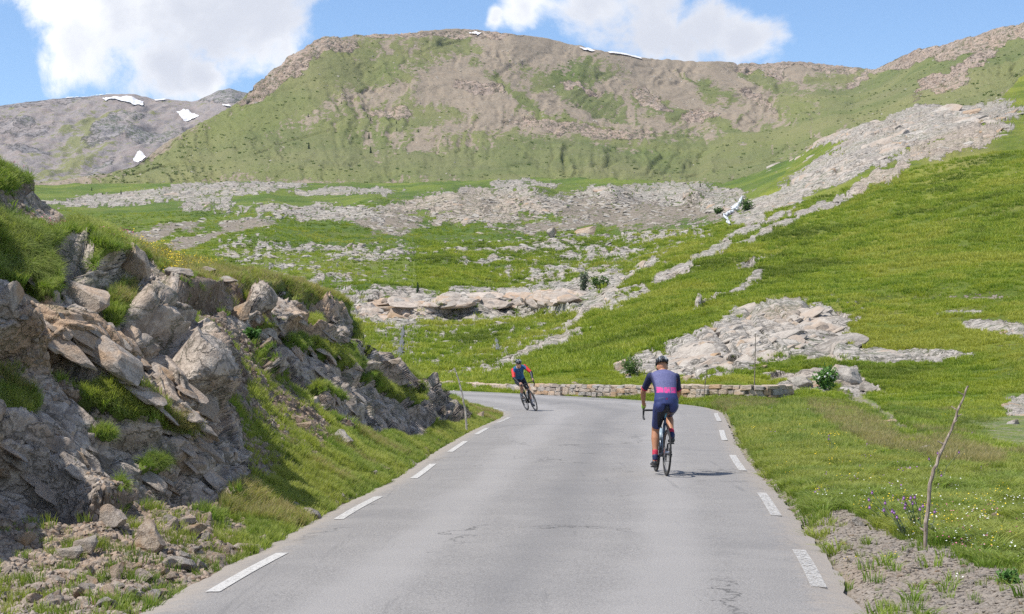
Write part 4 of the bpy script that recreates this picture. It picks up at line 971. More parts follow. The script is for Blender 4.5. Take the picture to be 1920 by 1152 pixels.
# bank
visb = ((np.arange(nrb)[:, None] < NB + 8) * np.ones((1, ncb))).ravel()
NNb = grid_normals(XBd.reshape(nrb, ncb, 3)).reshape(-1, 3)
turfb = np.clip(1 - 1.3 * rockm, 0, 1) * np.clip(1 - 1.5 * dirtm, .04, 1) * visb * (rnb < -.01) * (pxA > -60)
clb = sstep(fbm(XBd / .45, 3), -.3, .25)
P, i, r = pick(XBd, (nrb, ncb), turfb * (.25 + clb), 34000, 6)
gn_scatter('bank_grass', 'tufts_green', P, r.uniform(.045, .13, len(P)) * (.7 + .5 * clb[i]), r.random(len(P)) * 6.28, NNb[i], .4, 'short green grass on the rocky bank')
lipw = np.exp(-(polydist(pxA, pyA, [(-100, 365), (0, 400), (60, 470), (140, 455), (190, 470), (250, 520)]) / 26) ** 2) + .8 * np.exp(-(polydist(pxA, pyA, [(0, 320), (50, 355), (100, 400), (150, 440), (230, 470)]) / 14) ** 2) \
    + .8 * np.exp(-(polydist(pxA, pyA, [(300, 540), (380, 552), (455, 548), (540, 560), (655, 590)]) / 8) ** 2) + .35 * gpatch
P, i, r = pick(XBd, (nrb, ncb), (turfb * (.10 + lipw)), 5200, 7)
dn = NNb[i] * 1.0 + np.array((.25, -.25, -.10))
gn_scatter('long_bank_grass', 'tufts_long', P, r.uniform(.07, .17, len(P)) * (.6 + .6 * np.clip(lipw[i], 0, 1)), r.random(len(P)) * 6.28, dn, .7, 'long grass hanging over the edges of the rock cutting')
P, i, r = pick(XBd, (nrb, ncb), turfb * (dryb > .2) * (.3 + clb), 7000, 8)
gn_scatter('dry_bank_grass', 'tufts_dry', P, r.uniform(.08, .2, len(P)), r.random(len(P)) * 6.28, NNb[i], .4, 'straw coloured grass on the top of the bank')
# loose stones
P, i, r = pick(XBd, (nrb, ncb), visb * (pxA > -60) * (rnb < -.05) * (dirtm * (1 - .6 * rockm) + .10 * turfb + 1.2 * sstep(ells(pxA, pyA, [(40, 1090, 230, 90, 5), (200, 1030, 200, 50, 0)]), -.1, .4) + .4 * sstep(rnb, -.3, -.06)), 24000, 9)
gn_scatter('bank_rubble', 'stones_near', P, .010 + .055 * r.random(len(P)) ** 2.6, r.random(len(P)) * 6.28, NNb[i], .8, 'loose broken stones lying on the bare soil of the bank')
gv = sstep(gravel + .1, -.1, .4)
P, i, r = pick(X2, (nr, nc), vis2 * inview * (rn < -.06) * (gv * 1.6 + .02 * (y2 < 60) + .5 * sstep(rn, -.30, -.06)) * (y2 < 62), 24000, 10)
gn_scatter('gravel', 'stones_pale', P, .009 + .045 * r.random(len(P)) ** 2.6, r.random(len(P)) * 6.28, NN2[i], .7, 'pale gravel scattered on the patch beside the right road edge')
# far slabs
big_ = np.maximum(rockS, .0) + .40 * spk * (.2 + spz) + .55 * rockT + .5 * scree + .2 * rockG + .10 * rockP * (y2 > 150)
P, i, r = pick(X2, (nr, nc), vis2 * inview * (y2 > 88) * big_ * (.2 + sstep(nzF, -.1, .4)), 7500, 11)
S = (.12 + .55 * r.random(len(P)) ** 2.5) * np.clip(y2[i] / 190, .5, 2.6)
gn_scatter('scattered_slabs', 'slabs_far', P, S, r.random(len(P)) * .9 - .45, NN2[i], .6, 'countless pale rock slabs strewn over the valley meadows')
# flowers
for nm, k, sd, reg in (('yellow', 330, 21, [(1650, 850, 250, 120, -20), (1400, 800, 80, 60, 0), (1700, 1000, 240, 120, 0)]), ('violet', 60, 22, [(1700, 900, 200, 100, 0), (1480, 800, 80, 40, 0)]), ('white', 150, 23, [(1700, 1020, 240, 120, 0)]), ('pink', 60, 24, [(1800, 1020, 120, 80, 0)])):
    P, i, r = pick(X2, (nr, nc), turf2 * (y2 < 60) * sstep(ells(PX, PY, reg), -.2, .5), k, sd)
    gn_scatter(nm + '_wildflowers', 'flowers_' + nm, P, r.uniform(.5, .95, len(P)), r.random(len(P)) * 6.28, None, 0, f'small {nm} wildflowers dotting the right verge')
P, i, r = pick(XBd, (nrb, ncb), turfb * sstep(ells(pxA, pyA, [(310, 485, 110, 22, -8), (300, 520, 60, 25, 0), (470, 610, 12, 12, 0)]), -.2, .4), 420, 25)
gn_scatter('yellow_bank_flowers', 'flowers_yellow', P, r.uniform(.6, 1.1, len(P)), r.random(len(P)) * 6.28, None, 0, 'yellow wildflowers on the grassy top of the bank')

P, i, r = pick(XBd, (nrb, ncb), turfb * sstep(ells(pxA, pyA, [(98, 436, 16, 20, 0), (28, 326, 14, 14, 0), (210, 470, 20, 14, 0)]), -.2, .3), 20, 26)
gn_scatter('pink_bank_flowers', 'flowers_pink', P, r.uniform(.9, 1.4, len(P)), r.random(len(P)) * 6.28, None, 0, 'pink flowers in the grass hanging over the near cliff')
# boulders and dark blocks dotting the mountain screes
inm = (np.arange(nrm_)[:, None] < NRM - 1) * np.ones((1, ncm)); inm = inm.ravel() * (pxa > -60) * (pxa < 1990)
P, i, r = pick(XM, (nrm_, ncm), inm * ((1 - grn) * .5 + .10 + 1.4 * rkm) * (.15 + sstep(ns + nsf2, -.2, .5)), 5000, 31)
gn_scatter('mountain_boulders', 'slabs_far', P, (.25 + 1.1 * r.random(len(P)) ** 3.5) * np.clip(P[:, 1] / 1100, .7, 1.6), r.random(len(P)) * 6.28, None, 0, 'boulders lying all over the mountain screes', squash=np.array((1, 1, 1.4)))
M_TUS = leaf_mat_early = grass_mat('juniper_mat', ((.09, .15, .03), (.13, .19, .04), (.15, .21, .05), (.2, .24, .07), (.14, .18, .05)), .3)
c = source_coll('juniper')
for k in range(3): add_src(c, tuft_mesh('juniper', 180 + k, 26, 1.0, .4, .16, M_TUS, .5, .5))
P, i, r = pick(XM, (nrm_, ncm), inm * grn * (.3 + sstep(strk3 + nsf2, .0, .5)), 2600, 32)
gn_scatter('mountain_tussocks', 'juniper', P, .25 + .8 * r.random(len(P)) ** 2.5, r.random(len(P)) * 6.28, None, 0, 'dark tussocks and dwarf shrubs over the green parts of the mountain')
def solid(bm, name, mat, parent, voxel=.008, smooth=6):
    """fuse overlapping shapes into one continuous skin"""
    bmesh.ops.recalc_face_normals(bm, faces=bm.faces)
    me = bpy.data.meshes.new('tmp'); bm.to_mesh(me); bm.free(); o = bpy.data.objects.new('tmp', me); COL.objects.link(o)
    m = o.modifiers.new('r', 'REMESH'); m.mode = 'VOXEL'; m.voxel_size = voxel; m.use_smooth_shade = True
    s = o.modifiers.new('s', 'SMOOTH'); s.iterations = smooth; s.factor = .5
    dg_ = bpy.context.evaluated_depsgraph_get(); me2 = bpy.data.meshes.new_from_object(o.evaluated_get(dg_)); me2.name = name
    bpy.data.objects.remove(o); bpy.data.meshes.remove(me)
    return link(name, me2, mat, parent, True)
# ------------------------------------------------------------------ snow patches, draped on the mountains
def drape(Vg, nrg, ncg, ci, ti):
    ci = np.clip(ci, 0, ncg - 1.001); ti = np.clip(ti, 0, nrg - 1.001); a = ci.astype(int); b = ti.astype(int); u = (ci - a)[..., None]; v = (ti - b)[..., None]
    G = Vg.reshape(-1, ncg, 3)
    return G[b, a] * (1 - u) * (1 - v) + G[b, a + 1] * u * (1 - v) + G[b + 1, a] * (1 - u) * v + G[b + 1, a + 1] * u * v
def snow_mat():
    m, n = newmat('old_snow'); P = n('ShaderNodeNewGeometry').outputs['Position']; a = n.noise(P, .12, 5, .6)
    finish(n, n.mix(n.ramp(a, .35, .7), (.80, .80, .82), (.66, .64, .63)), .7, a, .6, 1.0); return m
M_SNOW = snow_mat()
def snow(poly, label, far):
    xs = [p[0] for p in poly]; ys = [p[1] for p in poly]; st = .7
    gx, gy = np.meshgrid(np.arange(min(xs) - 2, max(xs) + 2, st), np.arange(min(ys) - 2, max(ys) + 2, st * .6)); sh = gx.shape
    wob_ = fbm(np.stack([gx.ravel() / 9, gy.ravel() / 5], 1), 3, .6) * 2.2
    ins = inpoly(gx.ravel() + wob_, gy.ravel() + wob_ * .6, poly)
    if far: ci = (gx - PXF[0]) / 3.0; ti = (385 - gy) / (385 - cF(gx)) * (NF - 1); V = drape(XF, nf_, ncf, ci, np.minimum(ti, NF - 2)); off = np.array((0, -3, 1.2))
    else:
        b_ = crest2(gx) + 16; ci = (gx - PXM[0]) / 3.0; ti = (b_ - gy) / (b_ - cm(gx)) * (NRM - 1); V = drape(XM, nrm_, ncm, ci, np.minimum(ti, NRM - 2)); off = np.array((0, -1.2, .9))
    Q = grid_quads(*sh)[:, ::-1]; ok = ins[Q].all(1)
    if ok.sum() < 3: return
    v, q, _ = submesh(V.reshape(-1, 3) + off, Q, {}, ok)
    o = link('snow_patch', mesh_np('snow_patch', v, q), M_SNOW); tag(o, label, 'snow patch', 'old snow patches on the mountains')
def blob(cx, cy, rx, ry, ang=0, k=14, seed=0):
    r = np.random.default_rng(seed + int(cx)); out_ = []
    for i in range(k):
        a = i / k * 2 * math.pi; q = .8 + .35 * r.random(); x = math.cos(a) * rx * q; y = math.sin(a) * ry * q
        out_.append((cx + x * math.cos(R(ang)) + y * math.sin(R(ang)), cy - x * math.sin(R(ang)) + y * math.cos(R(ang))))
    return out_
snow([(331, 218), (352, 217), (380, 224), (362, 229), (346, 232), (336, 226)], 'triangular white snow patch midway up the grey distant mountain', True)
snow([(192, 194), (215, 188), (240, 186), (270, 190), (269, 199), (250, 194), (225, 194), (200, 198)], 'ragged long snow patch just under the rounded top of the distant mountain', True)
snow([(123, 186), (150, 182), (200, 179.5), (220, 181), (200, 183), (150, 186), (124, 189)], 'thin snow strip lying along the left skyline of the distant mountain', True)
snow([(288, 186), (300, 186), (312, 189), (305, 191), (292, 190)], 'small snow patch on the skyline right of the rounded top', True)
snow([(417, 206), (430, 208), (433, 211), (422, 211)], 'small snow patch low beside the dark rocky summit', True)
snow([(250, 304), (262, 297), (275, 302), (268, 308), (255, 313)], 'snow patch at the foot of the distant mountain where the green slope crosses it', True)
snow([(1083, 91), (1100, 92), (1118, 97), (1112, 99), (1095, 96)], 'shorter left one of two snow strips below the skyline of the main mountain', False)
snow([(1138, 100), (1170, 102), (1204, 107), (1203, 110), (1170, 107), (1142, 104)], 'longer right one of two snow strips below the skyline of the main mountain', False)
snow([(878, 61), (895, 61.5), (906, 63.5), (895, 65), (880, 63.5)], 'tiny snow strip near the highest point of the main mountain', False)

# ------------------------------------------------------------------ fir trees
def leaf_mat(name, c0, c1):
    m, n = newmat(name); oi = n('ShaderNodeNewGeometry'); a = n.noise(oi.outputs['Position'], 3.0, 4, .6)
    c = n.mix(n.ramp(a, .35, .65), c0, c1)
    dif = n('ShaderNodeBsdfPrincipled', {'Base Color': c, 'Roughness': .6, 'Specular IOR Level': .2}); tr = n('ShaderNodeBsdfTranslucent', {0: c})
    mx = n('ShaderNodeMixShader', {0: .25, 1: dif.outputs[0], 2: tr.outputs[0]}); n('ShaderNodeOutputMaterial', {0: mx.outputs[0]}); return m
M_FIR = leaf_mat('fir_needles', (.018, .045, .018), (.035, .075, .028)); M_BUSH = leaf_mat('shrub_leaves', (.05, .10, .02), (.10, .17, .035))
M_LEAF = leaf_mat('broad_leaves', (.07, .16, .03), (.12, .24, .05)); M_WILLOW = leaf_mat('grey_willow_leaves', (.09, .12, .07), (.16, .19, .12))
M_BARK = simple('bark', (.10, .075, .055), .9)
def tube(bm, pts, rad, seg=6, cap=True):
    pts = [Vector(p) for p in pts]; rings = []; up = Vector((0, 0, 1))
    for i, p in enumerate(pts):
        t = (pts[min(i + 1, len(pts) - 1)] - pts[max(i - 1, 0)]).normalized()
        a = t.orthogonal().normalized() if i == 0 else (a - t * a.dot(t)).normalized(); b = t.cross(a)
        r = rad[i] if isinstance(rad, (list, tuple)) else rad
        rings.append([bm.verts.new(p + (a * math.cos(q * 2 * math.pi / seg) + b * math.sin(q * 2 * math.pi / seg)) * r) for q in range(seg)])
    for A_, B_ in zip(rings[:-1], rings[1:]):
        for q in range(seg): bm.faces.new((A_[q], A_[(q + 1) % seg], B_[(q + 1) % seg], B_[q]))
    if cap: bm.faces.new(rings[0][::-1]); bm.faces.new(rings[-1])
    return bm
def fir_crown(h, seed):
    r = random.Random(seed); bm = bmesh.new(); lv = 13
    for k in range(lv):
        z_ = h * (.06 + .9 * k / lv); rr = h * .27 * (1 - k / lv) ** .85 + h * .015; nb_ = 11
        for q in range(nb_):
            a = q * 6.283 / nb_ + r.random(); L_ = rr * r.uniform(.7, 1.15); dz = -.35 * L_ + r.uniform(-.03, .03) * h; w_ = h * .045 * r.uniform(.7, 1.3)
            ca, sa = math.cos(a), math.sin(a); v = [bm.verts.new((0, 0, z_ + .05 * h)), bm.verts.new((ca * L_ * .6 - sa * w_, sa * L_ * .6 + ca * w_, z_ + dz * .5)), bm.verts.new((ca * L_, sa * L_, z_ + dz)), bm.verts.new((ca * L_ * .6 + sa * w_, sa * L_ * .6 - ca * w_, z_ + dz * .5))]
            bm.faces.new((v[0], v[1], v[2])); bm.faces.new((v[0], v[2], v[3]))
    v = [bm.verts.new((.012 * h, 0, h * .86)), bm.verts.new((-.012 * h, .01 * h, h * .86)), bm.verts.new((0, 0, h))]; bm.faces.new(v)
    return bm
FIR = []
for s_ in range(3): FIR.append((bm_mesh(fir_crown(1, s_), 'crown', M_FIR), bm_mesh(tube(bmesh.new(), [(0, 0, -.05), (0, 0, .5), (0, 0, .92)], [.022, .014, .004], 6), 'trunk', M_BARK)))
def mtn_pos(px, py):
    b_ = float(crest2(px)) + 16; ci = (px - PXM[0]) / 3.0; ti = (b_ - py) / (b_ - float(cm(px))) * (NRM - 1)
    return drape(XM, nrm_, ncm, np.array(ci), np.array(ti))
FIRS = [(579, 276, 12, 'fir tree standing apart low on the left part of the green slope'), (695, 284, 12, 'fir tree lowest in the group on the middle of the mountain'), (692, 256, 11, 'fir tree directly above the lowest fir of the mountain group'),
        (578, 223, 7, 'small fir tree high on the left part of the green slope'), (695, 226, 7, 'small fir tree in the upper pair of the mountain group'), (689, 219, 5, 'tiny fir tree topmost of the mountain group'), (743, 226, 6, 'small fir tree right of the upper pair in the mountain group'),
        (744, 250, 6, 'small fir tree near the middle of the row right of the group'), (784, 251, 7, 'fir tree at the right end of the small row on the mountain'), (774, 264, 6, 'low fir tree just below the right end of the small row'),
        (640, 198, 5, 'tiny fir tree alone high up between scree and green slope'), (343, 273, 6, 'small fir tree on the left skyline spur of the green slope'), (380, 243, 5, 'tiny fir tree high on the left spur edge'),
        (249, 328, 9, 'fir tree at the right end of the slanting row near the spur foot'), (243, 332, 7, 'second fir tree of the slanting row near the spur foot'), (237, 335, 6, 'third fir tree of the slanting row near the spur foot'), (231, 340, 5, 'last fir tree of the slanting row near the spur foot'),
        (169, 353, 7, 'small fir tree above the left end of the grey rock band'), (979, 187, 4, 'tiny dark fir tree alone on the brown scree'), (823, 284, 4, 'tiny fir tree low in the middle of the mountain foot')]
for k, (px, py, hp, lb) in enumerate(FIRS):
    p = mtn_pos(px, py) if py < 345 else ground(px, py, 5); h_ = hp / F * p[1] * 1.15
    e = empty('fir_tree', (p[0], p[1], p[2] - .1), k * 1.3); e.scale = (h_, h_, h_); tag(e, lb, 'fir tree', 'small fir trees dotted over the mountain slope')
    for me, nm in zip(FIR[k % 3], ('crown', 'trunk')):
        o = bpy.data.objects.new(nm, me); COL.objects.link(o); o.parent = e
for (px, py, hp, lb) in ((223, 362, 10, 'dark young fir growing on the grey rock band at the left'), (190, 362, 6, 'small dark fir left of the bigger one on the grey rock band'), (780, 545, 24, 'solitary young fir tree standing on the grass above the dark rock ledge'), (1310, 347, 10, 'small dark fir at the rim where the valley step meets the upper meadow')):
    p = ground(px, py, 4); h_ = hp / F * p[1]; e = empty('fir_tree', (p[0], p[1], p[2] - .15), px); e.scale = (h_, h_, h_); tag(e, lb, 'fir tree')
    for me, nm in zip(FIR[px % 3], ('crown', 'trunk')): o = bpy.data.objects.new(nm, me); COL.objects.link(o); o.parent = e

# ------------------------------------------------------------------ shrubs and leafy plants
def bush(px, py, w_, h_, mat, label, seed, leaf=.06, n_=900, flowers=False, name='shrub'):
    p = ground(px, py, 4); m_px = p[1] / F; W_, H_ = w_ * m_px, h_ * m_px; r = np.random.default_rng(seed)
    e = empty(name, tuple(p - np.array((0, 0, .05)))); tag(e, label, name)
    bm = bmesh.new(); tips = []
    for k in range(9):
        a = r.random() * 6.28; q = r.uniform(.3, .95); tip = Vector((math.cos(a) * W_ * .5 * q, math.sin(a) * W_ * .4 * q, H_ * r.uniform(.55, .95) * (1.1 - .4 * q)))
        tube(bm, [(0, 0, 0), tip * .5 + Vector((0, 0, H_ * .1)), tip], [.012 * H_ + .006, .008 * H_ + .003, .003], 5); tips.append(tip)
    link('stem', bm, M_BARK, e)
    bm = bmesh.new()
    for k in range(n_):
        t = tips[r.integers(len(tips))]; c_ = t * float(r.uniform(.25, 1.08)) + Vector(r.normal(size=3)) * min(W_, H_) * .13
        if c_.z < .01: c_.z = abs(c_.z) + .01
        d1 = Vector(r.normal(size=3)).normalized(); d2 = d1.orthogonal().normalized(); s_ = leaf * r.uniform(.6, 1.3)
        v = [bm.verts.new(c_ + d1 * s_), bm.verts.new(c_ + d2 * s_ * .45), bm.verts.new(c_ - d1 * s_ * .8), bm.verts.new(c_ - d2 * s_ * .45)]; bm.faces.new(v)
    o = link('foliage', bm, mat, e)
    if flowers:
        bm = bmesh.new()
        for k in range(9):
            t = tips[r.integers(len(tips))]; c_ = t * float(r.uniform(.7, 1.1)) + Vector((r.normal() * W_ * .1, -W_ * .15, 0)); bmesh.ops.create_icosphere(bm, subdivisions=1, radius=.045, matrix=Matrix.Translation(c_))
        link('blossom', bm, simple('white_petals', (.60, .60, .55)), e)
    return e
bush(1551, 728, 40, 52, M_LEAF, 'leafy green shrub with white blossom beside the pale boulders at the wall end', 1, .09, 700, True)
bush(1186, 700, 50, 42, M_BUSH, 'dark olive juniper shrub behind the wall left of the big outcrop', 2, .05, 1600)
bush(1094, 545, 20, 46, M_WILLOW, 'tall grey green willow shrub by the gully above the dark ledge', 3, .16, 500)
bush(1122, 540, 34, 26, M_BUSH, 'round green shrub filling the gully right of the grey willow', 4, .16, 600)
bush(1398, 392, 26, 22, M_BUSH, 'green shrub right beside the top of the waterfall', 5, .28, 400)
bush(1345, 398, 20, 12, M_BUSH, 'low green shrub left of the waterfall', 6, .28, 300)
bush(1072, 562, 26, 12, M_BUSH, 'small green shrub on the right tip of the dark rock ledge', 7, .14, 400)
bush(1893, 1088, 52, 38, M_LEAF, 'low dark leafy plant in the verge at the right picture edge', 8, .018, 1300, name='plant')
bush(470, 630, 42, 26, M_LEAF, 'round green leafy plant with its roots in the bank below the earth scarp', 9, .035, 900, name='plant')

# ------------------------------------------------------------------ waterfall and trickles
def water_mat():
    m, n = newmat('white_water'); P = n('ShaderNodeNewGeometry').outputs['Position']; a = n.noise(n.vmath('MULTIPLY', P, (1, 1, .25)), 2.2, 5, .7)
    finish(n, n.mix(n.ramp(a, .40, .62), (.45, .48, .50), (.88, .89, .90)), .25, a, .8, .3, spec=.5); return m
M_WATER = water_mat()
M_STREAM = rock_mat('wet_stream_bed', ((.05, .055, .06), (.14, .145, .15), (.26, .27, .28), (.10, .10, .09)), .35)
def ribbon(name, pts, ws, label, cat, lift=.35, kind=None):
    """pts photo points from top to bottom, ws widths in photo px"""
    V = []; rn_ = np.random.default_rng(5)
    P_ = []; 
    n_ = len(pts) * 6
    tx = np.interp(np.linspace(0, len(pts) - 1, n_), range(len(pts)), [p[0] for p in pts]); ty = np.interp(np.linspace(0, len(pts) - 1, n_), range(len(pts)), [p[1] for p in pts]); tw = np.interp(np.linspace(0, len(pts) - 1, n_), range(len(pts)), ws)
    G = np.array([ground(a, b, 4, 0) for a, b in zip(tx, ty)])
    G[1:-1, 1] = (G[:-2, 1] + G[1:-1, 1] * 2 + G[2:, 1]) / 4
    G[:, 0] = (tx - 960) / F * G[:, 1]; G[:, 2] = CH + (HZ - ty) / F * G[:, 1]
    for i, g in enumerate(G):
        w_ = tw[i] * g[1] / F * (0.15 + .65 * rn_.random()); jx = rn_.normal() * .08 * w_
        for q in (-1, -.4, .4, 1): V.append((g[0] + q * w_ + jx, g[1] - lift - .25 * w_ * (1 - q * q), g[2] + lift * .3 + .15 * w_ * (1 - q * q) + rn_.normal() * .03))
    o = link(name, mesh_np(name, np.array(V), grid_quads(n_, 4)), M_WATER if name == 'waterfall' else M_STREAM); tag(o, label, cat, kind=kind); return o
def foam(pts, ws, label, seed):
    r = np.random.default_rng(seed); bm = bmesh.new(); g0 = None
    for k in range(150):
        u = r.random() * (len(pts) - 1); i = int(u); f = u - i; px = lerp(pts[i][0], pts[i + 1][0], f); py = lerp(pts[i][1], pts[i + 1][1], f); w_ = lerp(ws[i], ws[i + 1], f)
        g = ground(px, py, 4, 0); m_ = g[1] / F; x = g[0] + r.normal() * w_ * .26 * m_; s_ = m_ * r.uniform(.9, 2.3); z_ = CH + (HZ - py) * m_ + r.normal() * m_
        bmesh.ops.create_icosphere(bm, subdivisions=1, radius=1, matrix=Matrix.Translation((x, g[1] - .5 + r.normal() * .25, z_)) @ Euler((r.normal() * .2, r.normal() * .25, 0)).to_matrix().to_4x4() @ Matrix.Diagonal((s_ * .7, s_ * .5, s_ * r.uniform(1.4, 2.8), 1)))
    C_ = []
    for (a_, b_), w_ in zip(pts, ws): g = ground(a_, b_, 4, 0); C_.append((Vector((g[0], g[1] - .5, CH + (HZ - b_) * g[1] / F)), w_ * g[1] / F * .3))
    tube(bm, [q[0] for q in C_], [q[1] for q in C_], 8)
    o = solid(bm, 'waterfall', M_WATER, None, .16, 1); tag(o, label, 'waterfall')
foam([(1389, 370), (1384, 379), (1378, 388), (1373, 393)], [3, 6, 10, 14], 'small white waterfall tumbling out of the rocky rim at mid right', 1)
foam([(1373, 396), (1362, 400), (1355, 406), (1361, 412), (1364, 420)], [8, 6, 7, 5, 6], 'lower white cascade below the small waterfall', 2)
ribbon('stream', [(756, 612), (754, 632), (752, 652), (749, 672)], [2, 8, 8, 11], 'narrow grey trickle of water running down below the dark ledge', 'stream', .06)
ribbon('stream', [(930, 634), (932, 645), (934, 656)], [5, 5, 9], 'short grey trickle of water in the middle of the stony slope', 'stream', .06)

# ------------------------------------------------------------------ dry stone wall behind the bend
WALLP = [(993, 739), (1060, 741.5), (1150, 744.5), (1250, 748), (1330, 750.5), (1400, 752), (1440, 752), (1474, 751)]
wp = np.array([pt(a, b, d_flat(b)) for a, b in WALLP]); wp[:, 2] = 0
wlen = np.concatenate([[0], np.cumsum(np.linalg.norm(np.diff(wp[:, :2], axis=0), axis=1))])
def wallat(s_):
    x = np.interp(s_, wlen, wp[:, 0]); y = np.interp(s_, wlen, wp[:, 1]); s2 = min(s_ + .2, wlen[-1]); s0 = max(s2 - .4, 0)
    return Vector((x, y, 0)), Vector((np.interp(s2, wlen, wp[:, 0]) - np.interp(s0, wlen, wp[:, 0]), np.interp(s2, wlen, wp[:, 1]) - np.interp(s0, wlen, wp[:, 1]), 0)).normalized()
M_WALLS = [rock_mat('wall_stone_' + w, pal, .35) for w, pal in (('pale', ((.27, .22, .18), (.46, .385, .31), (.58, .50, .42), (.44, .30, .19))), ('ochre', ((.25, .17, .11), (.44, .31, .20), (.55, .42, .30), (.45, .27, .15))), ('grey', ((.20, .18, .16), (.36, .33, .30), (.48, .45, .41), (.36, .27, .20))))]
def blockmesh(seed):
    """one hewn stone, unit size, chamfered and slightly irregular"""
    r = np.random.default_rng(seed); bm = bmesh.new(); bmesh.ops.create_cube(bm, size=1); bmesh.ops.bevel(bm, geom=list(bm.edges), offset=.10, segments=1, affect='EDGES')
    for v in bm.verts: v.co += Vector(r.normal(size=3) * .035)
    return bm
WB = [[bm_mesh(blockmesh(s_ * 3 + j), 'stone', M_WALLS[j]) for s_ in range(4)] for j in range(3)]
wall = empty('stone_wall', tuple(wp[3])); tag(wall, 'low dry stone wall of pinkish and grey blocks along the outside of the bend', 'wall')
wl = wlen[-1]; rr = random.Random(3); nst = 0; core = bmesh.new()
hw = lambda s_: np.interp(s_, [0, wl * .45, wl * .7, wl], [.42, .46, .54, .55])
org = Vector(wp[3])
def place_stone(me, par, c_, t, L_, Hh, D_, rot=0):
    global nst
    o = bpy.data.objects.new('stone', me); COL.objects.link(o); o.parent = par; o.location = c_ - par.location
    o.rotation_euler = (rr.uniform(-.08, .08), rr.uniform(-.10, .10) + rot, math.atan2(t.y, t.x)); o.scale = (L_, D_, Hh); nst += 1
s_ = 0.0
for course in range(3):
    s_ = -.05 * course
    while s_ < wl:
        L_ = rr.uniform(.24, .62) if course < 2 else rr.uniform(.28, .55)
        H_ = hw(s_); z0 = (0, .40, .76)[course] * H_; z1 = (.40, .76, 1.04)[course] * H_
        if nst < 292:
            c_, t = wallat(min(max(s_ + L_ / 2, 0), wl)); jj = rr.choices((0, 1, 2), (5, 4, 3) if s_ > wl * .4 else (4, 2, 5))[0]
            place_stone(rr.choice(WB[jj]), wall, Vector((c_.x, c_.y + rr.uniform(-.02, .02), (z0 + z1) / 2 + rr.uniform(-.01, .01))), t, L_ * 1.0, (z1 - z0) * rr.uniform(.86, 1.25), .42 + rr.uniform(-.07, .08))
        s_ += L_ * .99
print('wall stones', nst)
for k in range(40):
    a = k / 40 * wl; p, t = wallat(a + wl / 80); 
    m_ = Matrix.Translation(p - org + Vector((0, 0, hw(a) * .46))) @ Matrix.Rotation(math.atan2(t.y, t.x), 4, 'Z') @ Matrix.Diagonal((wl / 39, .30, hw(a) * .92, 1)); bmesh.ops.create_cube(core, size=1, matrix=m_)
o = link('mortar_core', core, simple('dark_mortar', (.10, .085, .07), .95), wall)
for a, b, sz in ((1075, 722, .22), (1343, 719, .30), (1366, 721, .26)):   # loose stones on the coping
    pass
# low kerb wall further round the bend
KP = np.array([pt(a, b, d_flat(b)) for a, b in ((800, 724.5), (860, 727.5), (920, 731.5), (965, 735), (992, 738))]); kl = np.concatenate([[0], np.cumsum(np.linalg.norm(np.diff(KP[:, :2], axis=0), axis=1))])
kerb = empty('kerb_wall', (float(KP[2, 0]), float(KP[2, 1]), 0)); tag(kerb, 'long low pale kerb wall left of the stone wall beyond the bend', 'wall'); s_ = 0; kn = 0
while s_ < kl[-1]:
    L_ = rr.uniform(.7, 1.5); x = np.interp(s_ + L_ / 2, kl, KP[:, 0]); y = np.interp(s_ + L_ / 2, kl, KP[:, 1]); t = Vector((np.interp(s_ + 1, kl, KP[:, 0]) - np.interp(s_ - 1, kl, KP[:, 0]), np.interp(s_ + 1, kl, KP[:, 1]) - np.interp(s_ - 1, kl, KP[:, 1]), 0)).normalized()
    place_stone(rr.choice(WB[0 if rr.random() < .6 else 2]), kerb, Vector((float(x), float(y), .14)), t, L_ * .98, .32 + rr.uniform(-.02, .03), .35); s_ += L_
# ------------------------------------------------------------------ single boulders and stones one can tell apart
HR = [bm_mesh(rock_bm(300 + k, 3, (1, .8, .7), 13, .05), 'boulder', None) for k in range(7)]
for h in HR: h.materials.append(None)
def boulder(px, py, w_, h_, mat, label, k=0, name='boulder', group=None, rz=None, sink=.3, depth=.8, which=None, tilt=0):
    p = ground(px, py, 4, which); m_px = p[1] / F; W_ = w_ * m_px * (.80 if w_ < 75 else .6); H_ = h_ * m_px * (.80 if w_ < 75 else .6)
    me = HR[k % 7]; o = bpy.data.objects.new(name, me); COL.objects.link(o)
    o.material_slots[0].link = 'OBJECT'; o.material_slots[0].material = mat
    o.location = (p[0], p[1] + W_ * depth * .25, p[2] + H_ * (1 - sink) * .6); o.scale = (W_, W_ * depth, H_ / .62 * .85); o.rotation_euler = (0, tilt, rz if rz is not None else (k * 1.1 % 1.0 - .5)); tag(o, label, 'boulder' if name == 'boulder' else 'stone', group); return o
N_, O_, P_ = M_ROCKN, M_ROCKO, M_ROCKP
